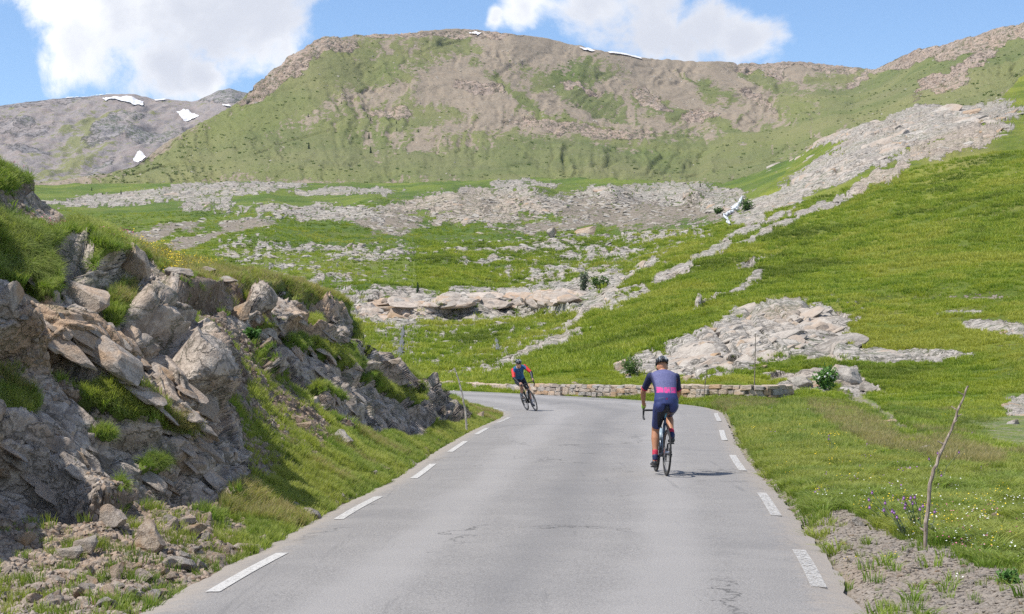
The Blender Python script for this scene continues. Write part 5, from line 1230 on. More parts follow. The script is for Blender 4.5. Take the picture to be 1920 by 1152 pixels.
BO = [(212, 990, 56, 46, N_, 'grey boulder with a rust brown side at the foot of the cutting', 0), (272, 1030, 70, 58, O_, 'largest tan block in the grass at the foot of the cutting', 1), (148, 1035, 48, 38, P_, 'pale jagged block left of the two brown boulders', 2),
      (364, 1001, 46, 22, O_, 'flat cream stone lying in the grass right of the tan block', 3), (218, 1082, 40, 30, O_, 'tan wedge shaped stone in front of the largest tan block', 4), (345, 1066, 64, 24, P_, 'long pale stone lying near the asphalt edge in the foreground', 5),
      (407, 1056, 34, 26, O_, 'brown cracked stone right of the long pale one by the asphalt', 6), (272, 1090, 36, 26, N_, 'grey fist shaped stone just behind the near asphalt edge', 0), (198, 1122, 56, 28, O_, 'broad tan stone among the rubble at the lower left', 1),
      (122, 1044, 56, 26, P_, 'pale slab leaning below the jagged block at the lower left', 2), (50, 1022, 42, 28, O_, 'brown stone against the cliff foot at the left picture edge', 3), (168, 1078, 34, 18, N_, 'small grey stone between rubble and tan wedge stone', 4),
      (589, 970, 42, 20, P_, 'pale stone at the asphalt edge beside the second left dash', 5), (474, 1031, 46, 16, N_, 'thin grey stone on the asphalt edge left of the first dash', 6), (318, 982, 34, 20, P_, 'small whitish stone right of the rust sided boulder', 0),
      (640, 829, 46, 26, P_, 'single white angular stone on the grass slope below the cutting', 1), (567, 799, 32, 14, O_, 'reddish flat stone on the slope above the white angular one', 2), (538, 783, 16, 12, P_, 'small pale stone high on the grass slope', 3),
      (905, 781, 17, 13, O_, 'orange brown stone at the tip of the grass inside the bend', 4), (822, 835, 16, 9, O_, 'small brown stone at the asphalt edge before the bend', 5), (800, 842, 18, 9, O_, 'flat tan stone just left of the brown one before the bend', 6), (780, 870, 10, 8, P_, 'round whitish stone at the asphalt edge by the third dash', 0),
      (716, 877, 38, 10, O_, 'flat slab lying in the grass near the third left dash', 1), (702, 888, 14, 10, P_, 'small white stone below the flat slab', 2), (430, 585, 20, 14, N_, 'grey stone stuck under the earth scarp', 3), (455, 596, 50, 34, O_, 'tan layered block protruding under the earth scarp', 4), 
      (255, 515, 66, 56, N_, 'big dark boulder perched on the edge of the near cliff', 5), (345, 512, 44, 16, P_, 'pale flat stone half sunk in the turf on top of the bank', 6), (392, 508, 30, 11, P_, 'smaller pale flat stone right of the half sunk one on the bank', 0), (425, 528, 46, 13, P_, 'long pale stone at the front of the turf on top of the bank', 1), (740, 684, 24, 14, P_, 'rounded pale stone on the end of the cutting above the road', 2),
      (20, 590, 44, 60, N_, 'upright grey slab split off the near cliff at the left edge', 3), (232, 692, 130, 64, N_, 'long slanting slab hanging below the middle of the near cliff', 6),
      (150, 560, 120, 70, N_, 'warm brown block forming the brow of the near cliff', 2), (385, 820, 90, 50, N_, 'thin bedded slab low at the right end of the near cliff', 4)]
for (px, py, w_, h_, m_, lb, k) in BO:
    boulder(px, py, w_, h_, m_, lb, k, which=1, sink=.45 if w_ > 75 else .22, tilt=.5 if w_ > 85 else 0, depth=.6 if w_ > 75 else .8)
VO = [(1611, 984, 32, 18, P_, 'whitish rounded stone in the right verge by the gravel', 0), (1578, 942, 36, 13, O_, 'long tan stone in the right verge behind the whitish one', 1), (1551, 936, 12, 9, P_, 'small white stone left of the long tan one', 2), (1738, 846, 28, 16, P_, 'white stone on the crest of the right verge', 3),
      (1783, 911, 18, 10, P_, 'small white stone right of the wooden stake', 4), (1728, 1063, 22, 12, P_, 'pale stone in the gravel just below the stake', 5), (1791, 1043, 26, 9, P_, 'flat pale stone right of the foot of the stake', 6), (1870, 972, 26, 14, O_, 'tan stone in the grass near the right picture edge', 0),
      (1888, 984, 18, 7, O_, 'thin tan stone below the one near the right picture edge', 1), (1663, 792, 30, 11, O_, 'brownish rock on the trodden path', 2), (1900, 808, 34, 26, P_, 'pink grey boulder low on the slope at the right picture edge', 3), (1540, 721, 36, 20, O_, 'tan boulder just beyond the end of the wall', 4), (1508, 724, 44, 20, P_, 'pale boulder against the right end of the wall', 5),
      (1592, 712, 46, 34, P_, 'large white fissured boulder beyond the wall', 6), (1628, 734, 36, 20, P_, 'white boulder lowest of the group beyond the wall', 0), (1158, 690, 22, 24, N_, 'dark boulder left of the juniper shrub', 2), (1032, 443, 22, 20, N_, 'pointed grey rock standing below the scree', 3), (1102, 437, 50, 16, O_, 'reddish boulder at the foot of the grey scree', 4), (1078, 722, 15, 9, O_, 'loose stone lying on top of the wall', 5)]
for (px, py, w_, h_, m_, lb, k) in VO: boulder(px, py, w_, h_, m_, lb, k, which=0)
# outcrops built from single slabs, tilted along the bedding
mA_at = lambda a, b: inpoly(np.array([a]), np.array([b]), CLIFF_A)[0] or inpoly(np.array([a]), np.array([b]), CLIFF_B)[0]
SLB = [[bm_mesh(rock_bm(400 + 10 * j + k, 3, (1, .75, .42), 18, .045), 'slab', m) for k in range(6)] for j, m in enumerate((M_ROCKP, M_ROCKO, M_ROCKN))]
def slab_group(label, regs, count, smin, smax, dip, mats=(6, 2, 1), seed=0, which=0, face=.5, name='rock_outcrop', parent=None, hgt=1.0, wmask=None, cat='rock outcrop', sink=.7):
    r = np.random.default_rng(seed); k = 0; tries = 0; e = parent
    if e is None:
        g = ground(regs[0][0], regs[0][1], 4, which); e = empty(name, tuple(g)); tag(e, label, cat)
    pm = np.cumsum(np.array(mats) / sum(mats)); ar = np.array([q[2] * q[3] for q in regs], float); ar = np.cumsum(ar / ar.sum())
    while k < count and tries < count * 8:
        tries += 1; q = regs[int(np.searchsorted(ar, r.random()))]; a = r.random() * 6.283; t = math.sqrt(r.random()); u, v = math.cos(a) * t * q[2], math.sin(a) * t * q[3]; an = R(q[4])
        px = q[0] + u * math.cos(an) - v * math.sin(an); py = q[1] - u * math.sin(an) - v * math.cos(an)
        g = ground(px, py, 3.5, which)
        if wmask is not None and not wmask(px, py): continue
        s_ = (smin + (smax - smin) * r.random() ** 2.2) * g[1] / F * .5
        me = SLB[int(np.searchsorted(pm, r.random()))][r.integers(6)]
        o = bpy.data.objects.new('slab', me); COL.objects.link(o); o.parent = e
        base = Vector(e.location) if parent is None else Vector((0, 0, 0))
        o.location = Vector(g) - base + Vector((0, s_ * .3, -s_ * sink * .5)); hh = hgt * r.uniform(.7, 1.4)
        o.scale = (s_ * r.uniform(1.0, 2.0), s_ * r.uniform(.8, 1.4), s_ * hh); o.rotation_euler = (face * r.uniform(.5, 1.3), R(dip) + r.normal() * .10, r.normal() * .25); k += 1
    return e
slab_group('big blocky pinkish grey rock outcrop on the slope behind the wall', [(1400, 640, 175, 44, 14), (1330, 668, 115, 30, 14), (1470, 592, 90, 24, -4), (1530, 625, 55, 28, -10)], 150, 30, 125, -24, (7, 2, 0), 1)
slab_group('broken tan rocks left of the big outcrop above the wall', [(1215, 685, 55, 24, 20)], 34, 16, 46, -20, (4, 4, 2), 2)
slab_group('long flat pale rock slab running right from the big outcrop', [(1560, 668, 60, 6, 0), (1680, 664, 78, 6, -1)], 22, 34, 80, -3, (6, 1, 0), 3, hgt=.55)
slab_group('pale fissured rock ridge high on the right hillside', [(1750, 228, 135, 22, 6), (1660, 268, 80, 26, 22), (1570, 318, 90, 20, 26), (1470, 368, 80, 13, 30)], 190, 18, 80, -24, (7, 2, 1), 4)
slab_group('narrow pale rock ridge behind the main one near the saddle', [(1560, 254, 95, 9, 16), (1460, 290, 55, 8, 26)], 50, 16, 46, -22, (7, 1, 1), 5)
slab_group('brown bedded rocks below the top of the right ridge', [(1800, 268, 90, 15, 16), (1665, 330, 50, 8, 25)], 46, 16, 50, -20, (3, 5, 1), 6)
slab_group('dark grey overhanging crag at the left of the rock step', [(745, 578, 70, 16, 2)], 70, 22, 64, 4, (1, 1, 7), 7, hgt=1.2, sink=.0)
slab_group('long grey rock ledge with a shadowed underside across the valley', [(960, 562, 135, 8, 1), (1050, 552, 55, 9, 3)], 90, 22, 74, 2, (2, 0, 6), 8, hgt=1.0, sink=-.1)
slab_group('pale bare slabs stepping up the gully beside the ledge', [(1120, 565, 70, 7, 37), (1160, 532, 60, 6, 37), (1200, 500, 40, 8, 30)], 50, 18, 52, -32, (7, 1, 1), 9, hgt=.7)
slab_group('flat grey rock band along the foot of the mountain at far left', [(335, 362, 190, 8, 5)], 80, 14, 46, -4, (5, 0, 4), 10, hgt=1.0)
slab_group('rounded grey knoll of rock below the far left rock band', [(390, 385, 36, 10, 4)], 20, 14, 36, -6, (5, 0, 4), 11)
slab_group('jagged rocks along the rim of the upper valley step', [(1230, 356, 130, 9, -1), (1360, 380, 50, 14, 0), (1000, 380, 70, 14, 0)], 90, 12, 40, 0, (3, 2, 5), 12, hgt=1.2)
slab_group('brown broken rocks on the hummock in the middle of the valley', [(900, 388, 110, 24, 0), (740, 418, 55, 18, 0)], 110, 10, 34, -5, (2, 6, 3), 13)
slab_group('flat cream slabs in the meadow under the hummock', [(700, 482, 70, 8, -2), (560, 463, 45, 4, 0)], 46, 12, 50, -3, (8, 1, 0), 14, hgt=.5)
slab_group('pale slabs scattered across the meadow above the long ledge', [(1050, 470, 130, 12, 4), (1130, 500, 90, 22, 8), (960, 500, 100, 12, 0)], 110, 10, 52, -8, (8, 1, 0), 15, hgt=.55)
slab_group('stony slope of loose pale blocks under the rock ledge', [(860, 660, 130, 44, 15), (820, 625, 80, 26, 0), (990, 625, 70, 24, 0), (930, 690, 70, 10, 14)], 170, 7, 30, -10, (8, 1, 1), 16, hgt=.7)
slab_group('pale bare rock streak slanting up the middle of the green hillside', [(1290, 500, 80, 5, 29), (1265, 517, 60, 4, 28)], 34, 14, 46, -26, (7, 1, 0), 17, hgt=.6)
slab_group('thin rock streak above the big outcrop', [(1395, 535, 50, 4, 30)], 16, 12, 36, -26, (7, 1, 0), 18, hgt=.6)
slab_group('low pale slab in the grass at the right picture edge', [(1895, 619, 55, 5, -6)], 12, 28, 60, 3, (6, 2, 0), 19, hgt=.55)
slab_group('pinkish boulders half buried at the right picture edge', [(1908, 775, 26, 24, 0)], 14, 18, 42, -8, (3, 4, 0), 20)
# bedded blocks standing proud of the road cutting
slab_group(None, [(130, 590, 150, 60, -25), (250, 680, 120, 40, -38), (330, 760, 90, 60, -40), (70, 880, 120, 70, 10), (330, 860, 90, 60, -38)], 150, 22, 105, 36, (1, 1, 5), 21, which=1, face=.35, parent=bank, hgt=.9, sink=.75, wmask=lambda a, b: mA_at(a, b))
slab_group(None, [(580, 630, 80, 60, -50), (650, 720, 70, 34, -40), (740, 770, 70, 20, -25), (520, 600, 40, 40, -40)], 110, 14, 66, 42, (1, 1, 5), 22, which=1, face=.35, parent=bank, hgt=.9, sink=.7, wmask=lambda a, b: mA_at(a, b))
# further stones, too alike to describe one by one
r = np.random.default_rng(77); grp = 'small loose stones at the foot of the bank'; cnt = 0
while cnt < 130:
    px = r.uniform(20, 640); lo = float(botB(px)) - 8; lo = max(lo, 945.0); py = r.uniform(min(max(lo - 130, 930), 1110), min(lo, 1150))
    if lo - py < 4 or road_near(np.array([ground(px, py, 4, 1)[0]]), np.array([ground(px, py, 4, 1)[1]]))[0] > -.08: continue
    w_ = r.uniform(9, 34) * (1 if px < 420 else .6); boulder(px, py, w_, w_ * r.uniform(.4, .7), (N_, O_, P_)[r.integers(3)], 'small loose broken stone in the rubble at the foot of the bank', int(r.integers(7)), 'stone', grp, r.random() * 6, which=1); cnt += 1
grp = 'small stones strewn over the gravel patch'
for k in range(45):
    t = r.random(); px = lerp(1560, 1860, t) + r.normal() * 40; py = lerp(1010, 1140, t) + r.normal() * 22
    g_ = ground(px, py, 4, 0)
    if py > 1150 or road_near(np.array([g_[0]]), np.array([g_[1]]))[0] > -.1: continue
    w_ = r.uniform(8, 18); boulder(px, py, w_, w_ * .5, (P_, P_, O_)[r.integers(3)], 'small stone on the gravel patch beside the right road edge', int(r.integers(7)), 'stone', grp, r.random() * 6, which=0)

# ------------------------------------------------------------------ wooden stakes
def wood_mat(name, a, b):
    m, n = newmat(name); P = n('ShaderNodeTexCoord').outputs['Object']; q = n.noise(n.vmath('MULTIPLY', P, (1, 1, .12)), 60, 4, .7)
    finish(n, n.mix(n.ramp(q, .35, .65), a, b), .9, q, .6, .004); return m
M_STAKE = wood_mat('weathered_branch', (.16, .12, .09), (.40, .33, .27)); M_STAKEP = wood_mat('bleached_branch', (.35, .31, .26), (.58, .53, .46)); M_STAKED = wood_mat('dark_branch', (.12, .10, .08), (.24, .20, .16))
def stake(foot, pts, r0, r1, mat, label, knots=0, seed=0, which=0):
    """pts: photo points from foot to tip, all at the foot's distance"""
    g = ground(*foot, 3, which); d_ = g[1]; q = [Vector(pt(a, b, d_)) for a, b in pts]; q[0].z = g[2] - .08
    e = empty('wooden_stake', tuple(g)); tag(e, label, 'stake'); r = random.Random(seed)
    P = []; 
    n_ = 26
    for i in range(n_ + 1):
        u = i / n_ * (len(q) - 1); k = min(int(u), len(q) - 2); f = u - k; P.append(q[k].lerp(q[k + 1], f) - Vector(g) + Vector((r.uniform(-1, 1), r.uniform(-1, 1), 0)) * r0 * .35 * (0 < i < n_))
    rd_ = [lerp(r0, r1, i / n_) * (1 + .25 * r.random()) for i in range(n_ + 1)]
    link('shaft', tube(bmesh.new(), P, rd_, 8), mat, e)
    if knots:
        for i in range(knots):
            k = r.randrange(3, n_ - 1); a = r.random() * 6.28; dv = Vector((math.cos(a), math.sin(a) * .6, .5)).normalized(); L_ = r0 * r.uniform(2, 4)
            link('twig_stub', tube(bmesh.new(), [P[k], P[k] + dv * L_ * .5, P[k] + dv * L_], [rd_[k] * .7, rd_[k] * .5, rd_[k] * .25], 6), mat, e)
    return e
stake((1733, 1028), [(1733, 1028), (1737, 975), (1746, 895), (1764, 850), (1780, 815), (1799, 762), (1815, 724)], .018, .007, M_STAKE, 'crooked wooden stake leaning right in the near right verge', 7, 1)
stake((875, 808), [(875, 808), (873, 775), (866, 735), (858, 708), (852, 690)], .022, .010, M_STAKEP, 'thin bleached stake leaning left on the grass inside the bend', 3, 2, which=1)
stake((1414, 744), [(1414, 744), (1415, 700), (1417, 626)], .022, .012, M_STAKED, 'tall thin upright stake in front of the right end of the wall', 2, 3)
stake((1319, 749), [(1319, 749), (1322, 720), (1325, 693)], .020, .010, M_STAKED, 'short thin stake in front of the middle of the wall', 1, 4)

# ------------------------------------------------------------------ thistles
M_STEM = simple('thistle_stem', (.14, .17, .09), .8); M_THL = leaf_mat('thistle_leaves', (.07, .12, .045), (.12, .18, .08)); M_THF = simple('thistle_violet', (.36, .17, .42), .8, vary=.1)
def thistle(px, py, heads, label, seed):
    g = ground(px, py, 3, 0); d_ = g[1]; e = empty('thistle', tuple(g)); tag(e, label, 'thistle', 'purple flowering thistles around the wooden stake'); r = random.Random(seed)
    bs = bmesh.new(); bl = bmesh.new()
    for (hx, hy) in heads:
        tip = Vector(pt(hx, hy, d_)) - Vector(g); tip.y += r.uniform(-.12, .12); mid = tip * .5 + Vector((r.uniform(-.03, .03), 0, .02)); P = [Vector((0, 0, -.02)), mid, tip]
        tube(bs, P, [.005, .004, .003], 5)
        for k in range(12):
            u = r.random() * .85; b = P[0].lerp(P[1], u * 2) if u < .5 else P[1].lerp(P[2], u * 2 - 1); a = r.random() * 6.28; L_ = r.uniform(.05, .12) * (1.1 - u); dv = Vector((math.cos(a), math.sin(a), r.uniform(.1, .7))).normalized() * L_; sd = dv.cross(Vector((0, 0, 1))).normalized() * L_ * .16
            v = [bl.verts.new(b), bl.verts.new(b + dv * .35 + sd), bl.verts.new(b + dv * .55 + sd * .4), bl.verts.new(b + dv * .75 + sd * .9), bl.verts.new(b + dv), bl.verts.new(b + dv * .75 - sd * .9), bl.verts.new(b + dv * .55 - sd * .4), bl.verts.new(b + dv * .35 - sd)]; bl.faces.new(v)
        bf = bmesh.new(); c_ = tip
        bmesh.ops.create_icosphere(bf, subdivisions=2, radius=.012, matrix=Matrix.Translation(c_) @ Matrix.Diagonal((1, 1, 1.1, 1)))
        for k in range(34):
            a = r.random() * 6.28; t_ = r.random() * .9; dv = Vector((math.cos(a) * t_, math.sin(a) * t_, 1.0)).normalized() * .024; q = c_ + Vector((0, 0, .006)); sd = dv.orthogonal().normalized() * .0025
            v = [bf.verts.new(q - sd), bf.verts.new(q + sd), bf.verts.new(q + dv)]; bf.faces.new(v)
        link('flower_head', bf, M_THF, e)
    link('stem', bs, M_STEM, e); link('leaf', bl, M_THL, e)
thistle(1675, 985, [(1626, 937), (1638, 926), (1627, 951)], 'left thistle with three purple heads leaning to the road', 1)
thistle(1700, 1010, [(1662, 960), (1668, 958), (1678, 963), (1682, 971), (1664, 946)], 'thistle with a low cluster of purple heads in front', 2)
thistle(1722, 1000, [(1692, 934), (1698, 954), (1703, 933), (1711, 932), (1696, 946), (1712, 946)], 'tallest purple thistle bush just left of the wooden stake', 3)
thistle(1735, 1012, [(1722, 955), (1736, 952), (1753, 961)], 'thistle right at the foot of the wooden stake', 4)
thistle(1760, 905, [(1743, 862), (1755, 850), (1797, 849)], 'purple thistle behind the stake on the verge crest', 5)
thistle(1752, 908, [(1757, 897), (1766, 893)], 'short violet thistle behind the stake', 6)
thistle(1560, 850, [(1553, 824), (1556, 818)], 'single small thistle in the verge halfway to the wall', 7)
# ------------------------------------------------------------------ bicycles
def ring(bm, c, r, minor, seg=56, ms=8, ry=None):
    """torus in the local XZ plane; minor radii (radial, sideways)"""
    rows = []
    for i in range(seg):
        a = i / seg * 2 * math.pi; rows.append([bm.verts.new((c[0] + (r + minor * math.cos(q * 2 * math.pi / ms)) * math.cos(a), c[1] + (ry or minor) * math.sin(q * 2 * math.pi / ms), c[2] + (r + minor * math.cos(q * 2 * math.pi / ms)) * math.sin(a))) for q in range(ms)])
    for i in range(seg):
        A_, B_ = rows[i], rows[(i + 1) % seg]
        for q in range(ms): bm.faces.new((A_[q], A_[(q + 1) % ms], B_[(q + 1) % ms], B_[q]))
    return bm
def disc(bm, c, r, th, seg=32, axis='Y'):
    bmesh.ops.create_cone(bm, cap_ends=True, segments=seg, radius1=r, radius2=r, depth=th, matrix=Matrix.Translation(c) @ Matrix.Rotation(R(90), 4, 'X')); return bm
M_RUB = simple('black_rubber', (.018, .018, .019), .75); M_RIM = simple('carbon_rim', (.03, .03, .034), .3, spec=.6); M_STEEL = simple('brushed_steel', (.50, .50, .52), .3, .9); M_BLK = simple('matt_black', (.02, .02, .023), .5)
def bicycle(name, label, frame_col, accent, loc, rz, lean):
    mF = simple(name + '_frame_' + str(frame_col), frame_col, .28, .2, spec=.6); mA = simple('accent_' + str(accent), accent, .3, spec=.6)
    e = empty('bicycle', loc, rz); e.rotation_euler = (lean, 0, rz); e.rotation_mode = 'XYZ'; tag(e, label, 'bicycle')
    BB = (.41, 0, .275); SCL = (.255, 0, .785); HT = (.795, 0, .835); HB = (.845, 0, .690)
    bm = bmesh.new()
    tube(bm, [SCL, HT], [.016, .018], 10); tube(bm, [BB, HB], [.026, .024], 10); tube(bm, [BB, (.245, 0, .82)], [.019, .016], 10); tube(bm, [(.79, 0, .85), HB], [.021, .023], 10)
    for y in (-.062, .062): tube(bm, [(.39, y * .4, .275), (.2, y * .9, .30), (0, y, .335)], [.013, .011, .009], 8); tube(bm, [(.262, y * .25, .74), (.14, y * .8, .55), (0, y, .335)], [.009, .008, .008], 8)
    disc(bm, BB, .026, .09); link('frame', bm, mF, e, True)
    bm = bmesh.new(); tube(bm, [(.60, 0, .485), (.74, 0, .60)], [.0275, .0255], 10); link('down_tube_band', bm, mA, e, True)
    bm = bmesh.new()
    for y in (-.055, .055): tube(bm, [(.848, y * .5, .68), (.87, y, .62), (.93, y, .46), (.99, y, .335)], [.015, .015, .012, .008], 8)
    tube(bm, [(.838, 0, .71), (.85, 0, .675)], [.024, .026], 10); link('fork', bm, mF, e, True)
    link('seatpost', tube(bmesh.new(), [(.250, 0, .80), (.208, 0, .935)], [.0145, .0145], 10), mA, e, True)
    bm = bmesh.new(); bmesh.ops.create_uvsphere(bm, u_segments=20, v_segments=12, radius=1)
    for v in bm.verts:
        x, y, z_ = v.co; w_ = np.interp(x, [-1, -.6, 0, 1], [.055, .072, .035, .018]); v.co = (.215 + x * .135, y * w_ * 1.0, .950 + z_ * .020 + .012 * (x < -.4) * (-x - .4))
    link('saddle', bm, M_BLK, e, True)
    bm = bmesh.new(); tube(bm, [(.785, 0, .868), (.88, 0, .905)], [.017, .016], 10)
    tube(bm, [(.865, -.20, .905), (.88, -.08, .908), (.88, .08, .908), (.865, .20, .905)], .0145, 10)
    for y in (-.205, .205): tube(bm, [(.865, y * .98, .905), (.90, y, .906), (.955, y, .900), (.985, y * 1.01, .86), (.975, y * 1.02, .81), (.93, y * 1.03, .78), (.86, y * 1.03, .775)], .014, 8)
    link('handlebar', bm, M_BLK, e, True)
    for y in (-.205, .205):
        bm = bmesh.new(); tube(bm, [(.94, y, .905), (.985, y, .912), (1.015, y, .93), (1.022, y, .955)], [.017, .019, .018, .010], 8); link('brake_hood', bm, M_RUB, e, True)
        link('brake_lever', tube(bmesh.new(), [(1.02, y, .925), (1.035, y * 1.02, .88), (1.01, y * 1.03, .82)], [.008, .007, .005], 6), M_BLK, e, True)
    for cx, nm in ((0, 'rear'), (.99, 'front')):
        c = (cx, 0, .335); w_ = link('wheel', ring(bmesh.new(), c, .288, .022, 56, 8, .011), M_RIM, e, True)
        link('tyre', ring(bmesh.new(), c, .3215, .0135, 64, 8), M_RUB, w_, True)
        bm = bmesh.new()
        for k in range(22):
            a = k / 22 * 2 * math.pi; s_ = (-1) ** k * .025; b = a + (.35 if k % 4 < 2 else -.35); tube(bm, [(cx + .022 * math.cos(b), s_, .335 + .022 * math.sin(b)), (cx + .27 * math.cos(a), s_ * .1, .335 + .27 * math.sin(a))], .0012, 3, False)
        link('spokes', bm, M_BLK, w_); tag(w_.children[-1], kind='stuff')
        bm = bmesh.new(); disc(bm, c, .022, .07, 16); disc(bm, (cx, .038, .335), .075, .003, 28); link('hub', bm, M_STEEL, w_)
    ca, sa = math.cos(R(-92)), math.sin(R(-92))
    PL = (BB[0] + .17 * ca, .0, BB[2] + .17 * sa); PR = (BB[0] - .17 * ca, 0, BB[2] - .17 * sa)
    for (p, sg) in ((PL, 1), (PR, -1)):
        link('crank', tube(bmesh.new(), [(BB[0], sg * .062, BB[2]), (p[0], sg * .075, p[2])], [.016, .012], 8), M_BLK, e, True)
        bm = bmesh.new(); bmesh.ops.create_cube(bm, size=1, matrix=Matrix.Translation((p[0], sg * .125, p[2])) @ Matrix.Diagonal((.07, .085, .016, 1))); bmesh.ops.bevel(bm, geom=list(bm.edges), offset=.005, segments=2, affect='EDGES'); link('pedal', bm, M_BLK, e)
    bm = bmesh.new(); disc(bm, (BB[0], -.05, BB[2]), .096, .004, 40); disc(bm, (BB[0], -.044, BB[2]), .07, .004, 32); link('chainring', bm, M_STEEL, e)
    bm = bmesh.new()
    for k in range(6): disc(bm, (0, -.030 - .004 * k, .335), .055 - .006 * k, .002, 24)
    link('cassette', bm, M_STEEL, e)
    bm = bmesh.new(); tube(bm, [(BB[0], -.05, BB[2] + .096), (.02, -.045, .39)], .004, 4); tube(bm, [(BB[0], -.05, BB[2] - .096), (.04, -.048, .215)], .004, 4); link('chain', bm, M_STEEL, e)
    bm = bmesh.new(); tube(bm, [(.0, -.065, .315), (.02, -.06, .27), (.04, -.05, .20)], [.014, .012, .010], 6); disc(bm, (.04, -.05, .205), .022, .006, 14); disc(bm, (.025, -.05, .265), .022, .006, 14); link('derailleur', bm, M_BLK, e)
    bm = bmesh.new(); tube(bm, [(.53, 0, .50), (.585, 0, .56), (.66, 0, .64)], [.036, .037, .030], 12); link('bottle', bm, simple('bottle_' + str(accent), tuple(.5 * c + .25 for c in accent), .4), e, True)
    return e

# ------------------------------------------------------------------ riders
def eloft(bm, rings_, seg=18):
    """rings_: list of (centre, half width vector, half depth vector); capped"""
    rows = []
    for c, a, b in rings_: rows.append([bm.verts.new(Vector(c) + Vector(a) * math.cos(q * 2 * math.pi / seg) + Vector(b) * math.sin(q * 2 * math.pi / seg)) for q in range(seg)])
    for A_, B_ in zip(rows[:-1], rows[1:]):
        for q in range(seg): bm.faces.new((A_[q], A_[(q + 1) % seg], B_[(q + 1) % seg], B_[q]))
    bm.faces.new(rows[0][::-1]); bm.faces.new(rows[-1])
def ball(bm, c, r, rot=None):
    m = Matrix.Translation(c)
    if rot is not None: m = m @ rot
    r = (r, r, r) if isinstance(r, (int, float)) else r
    bmesh.ops.create_uvsphere(bm, u_segments=18, v_segments=12, radius=1, matrix=m @ Matrix.Diagonal((*r, 1)))
def ik(h, a, l1, l2, fwd=1):
    h, a = Vector(h), Vector(a); d_ = a - h; L_ = min(d_.length, l1 + l2 - .002); t = (l1 * l1 - l2 * l2 + L_ * L_) / (2 * L_); hgt = math.sqrt(max(l1 * l1 - t * t, 0)); u = d_.normalized()
    side = Vector((u.z, 0, -u.x)) * -1
    if side.x * fwd < 0: side = -side
    return h + u * t + side.normalized() * hgt
def limb(bm, a, b, r0, r1, mid=None, rm=None, seg=14):
    a, b = Vector(a), Vector(b); t = (b - a).normalized(); x = t.cross(Vector((0, 1, .01))).normalized(); y = t.cross(x)
    pts_ = [(0, r0), (.3, lerp(r0, r1, .3) * 1.04 if rm is None else rm), (.65, lerp(r0, r1, .65)), (1, r1)]
    eloft(bm, [(a + (b - a) * u, x * r, y * r) for u, r in pts_], seg); ball(bm, a, r0 * .99); ball(bm, b, r1 * .99)
def jersey_mat(kind):
    m, n = newmat('jersey_' + kind); P = n('ShaderNodeTexCoord').outputs['Object']; s = n('ShaderNodeSeparateXYZ', {0: P}); X, Y, Z = s.outputs
    ay = n.math('ABSOLUTE', Y); wv = n.noise(P, 90, 3, .6)
    if kind == 'lavender':
        mot = n.ramp(wv, .35, .65); lav = n.mix(mot, (.085, .09, .20), (.145, .15, .28)); navy = n.mix(mot, (.018, .022, .06), (.03, .035, .085))
        # pale yoke on the back, dark sleeves and sides
        edge_ = n.math('ADD', ay, n.math('MULTIPLY', n.math('SUBTRACT', 1.38, Z), .16))
        c = n.mix(n.ramp(edge_, .150, .185), lav, navy)
        low = n.ramp(Z, 1.20, 1.165); c = n.mix(low, c, (.035, .047, .15))
        # pink blossom print on the three back pockets
        fl = n.noise(P, 26, 4, .65, .2); pk = n.math('ADD', .25, n.math('MULTIPLY', n.ramp(fl, .40, .56), .75))
        dots = n.math('MULTIPLY', n.math('MULTIPLY', n.ramp(Z, 1.175, 1.185), n.ramp(Z, 1.265, 1.255)), n.math('MULTIPLY', n.math('MULTIPLY', n.ramp(ay, .150, .140), n.ramp(n.math('ABSOLUTE', n.math('SUBTRACT', ay, .047)), .004, .010)), n.ramp(X, .40, .37)))
        c = n.mix(n.math('MULTIPLY', dots, n.math('MULTIPLY', pk, .92)), c, (.75, .05, .26))
        red = n.math('MULTIPLY', n.ramp(n.math('MULTIPLY', Y, -1.0), .165, .18), n.ramp(Z, 1.40, 1.36)); c = n.mix(n.math('MULTIPLY', red, n.ramp(X, .45, .40)), c, (.30, .015, .03))
    else:
        mot = n.ramp(n.noise(P, 22, 4, .6), .4, .6); c = n.mix(mot, (.022, .075, .19), (.04, .14, .30))
        c = n.mix(n.math('MULTIPLY', n.ramp(n.noise(P, 55, 2, .5), .66, .70), n.ramp(ay, .12, .08)), c, (.45, .50, .40))
        c = n.mix(n.ramp(n.math('ABSOLUTE', Y), .012, .005), c, (.02, .05, .12))
    finish(n, c, .75, n.noise(P, 14, 3, .5), .5, .008, spec=.2); return m
M_SKIN = simple('tanned_skin', (.42, .20, .11), .5, vary=.03, scale=12); M_SKIN2 = simple('fair_skin', (.55, .30, .21), .5, vary=.03, scale=12)
M_NAVY = simple('navy_lycra', (.020, .028, .085), .55, vary=.05, scale=14); M_NAVYL = simple('blue_lycra', (.032, .045, .15), .55, vary=.05, scale=14); M_DK = simple('black_lycra', (.012, .014, .024), .5, vary=.05)
M_RED = simple('red_sleeve', (.55, .025, .025), .6); M_SHOE = simple('black_shoe', (.025, .025, .028), .35, spec=.6); M_LENS = simple('dark_lens', (.02, .018, .02), .1, spec=.8); M_GLV = simple('lime_glove', (.35, .60, .08), .6); M_WHT = simple('white_trim', (.65, .65, .66), .5); M_SOCKR = simple('red_sock', (.50, .03, .07), .7); M_SOCKB = simple('blue_grey_sock', (.20, .24, .32), .7)
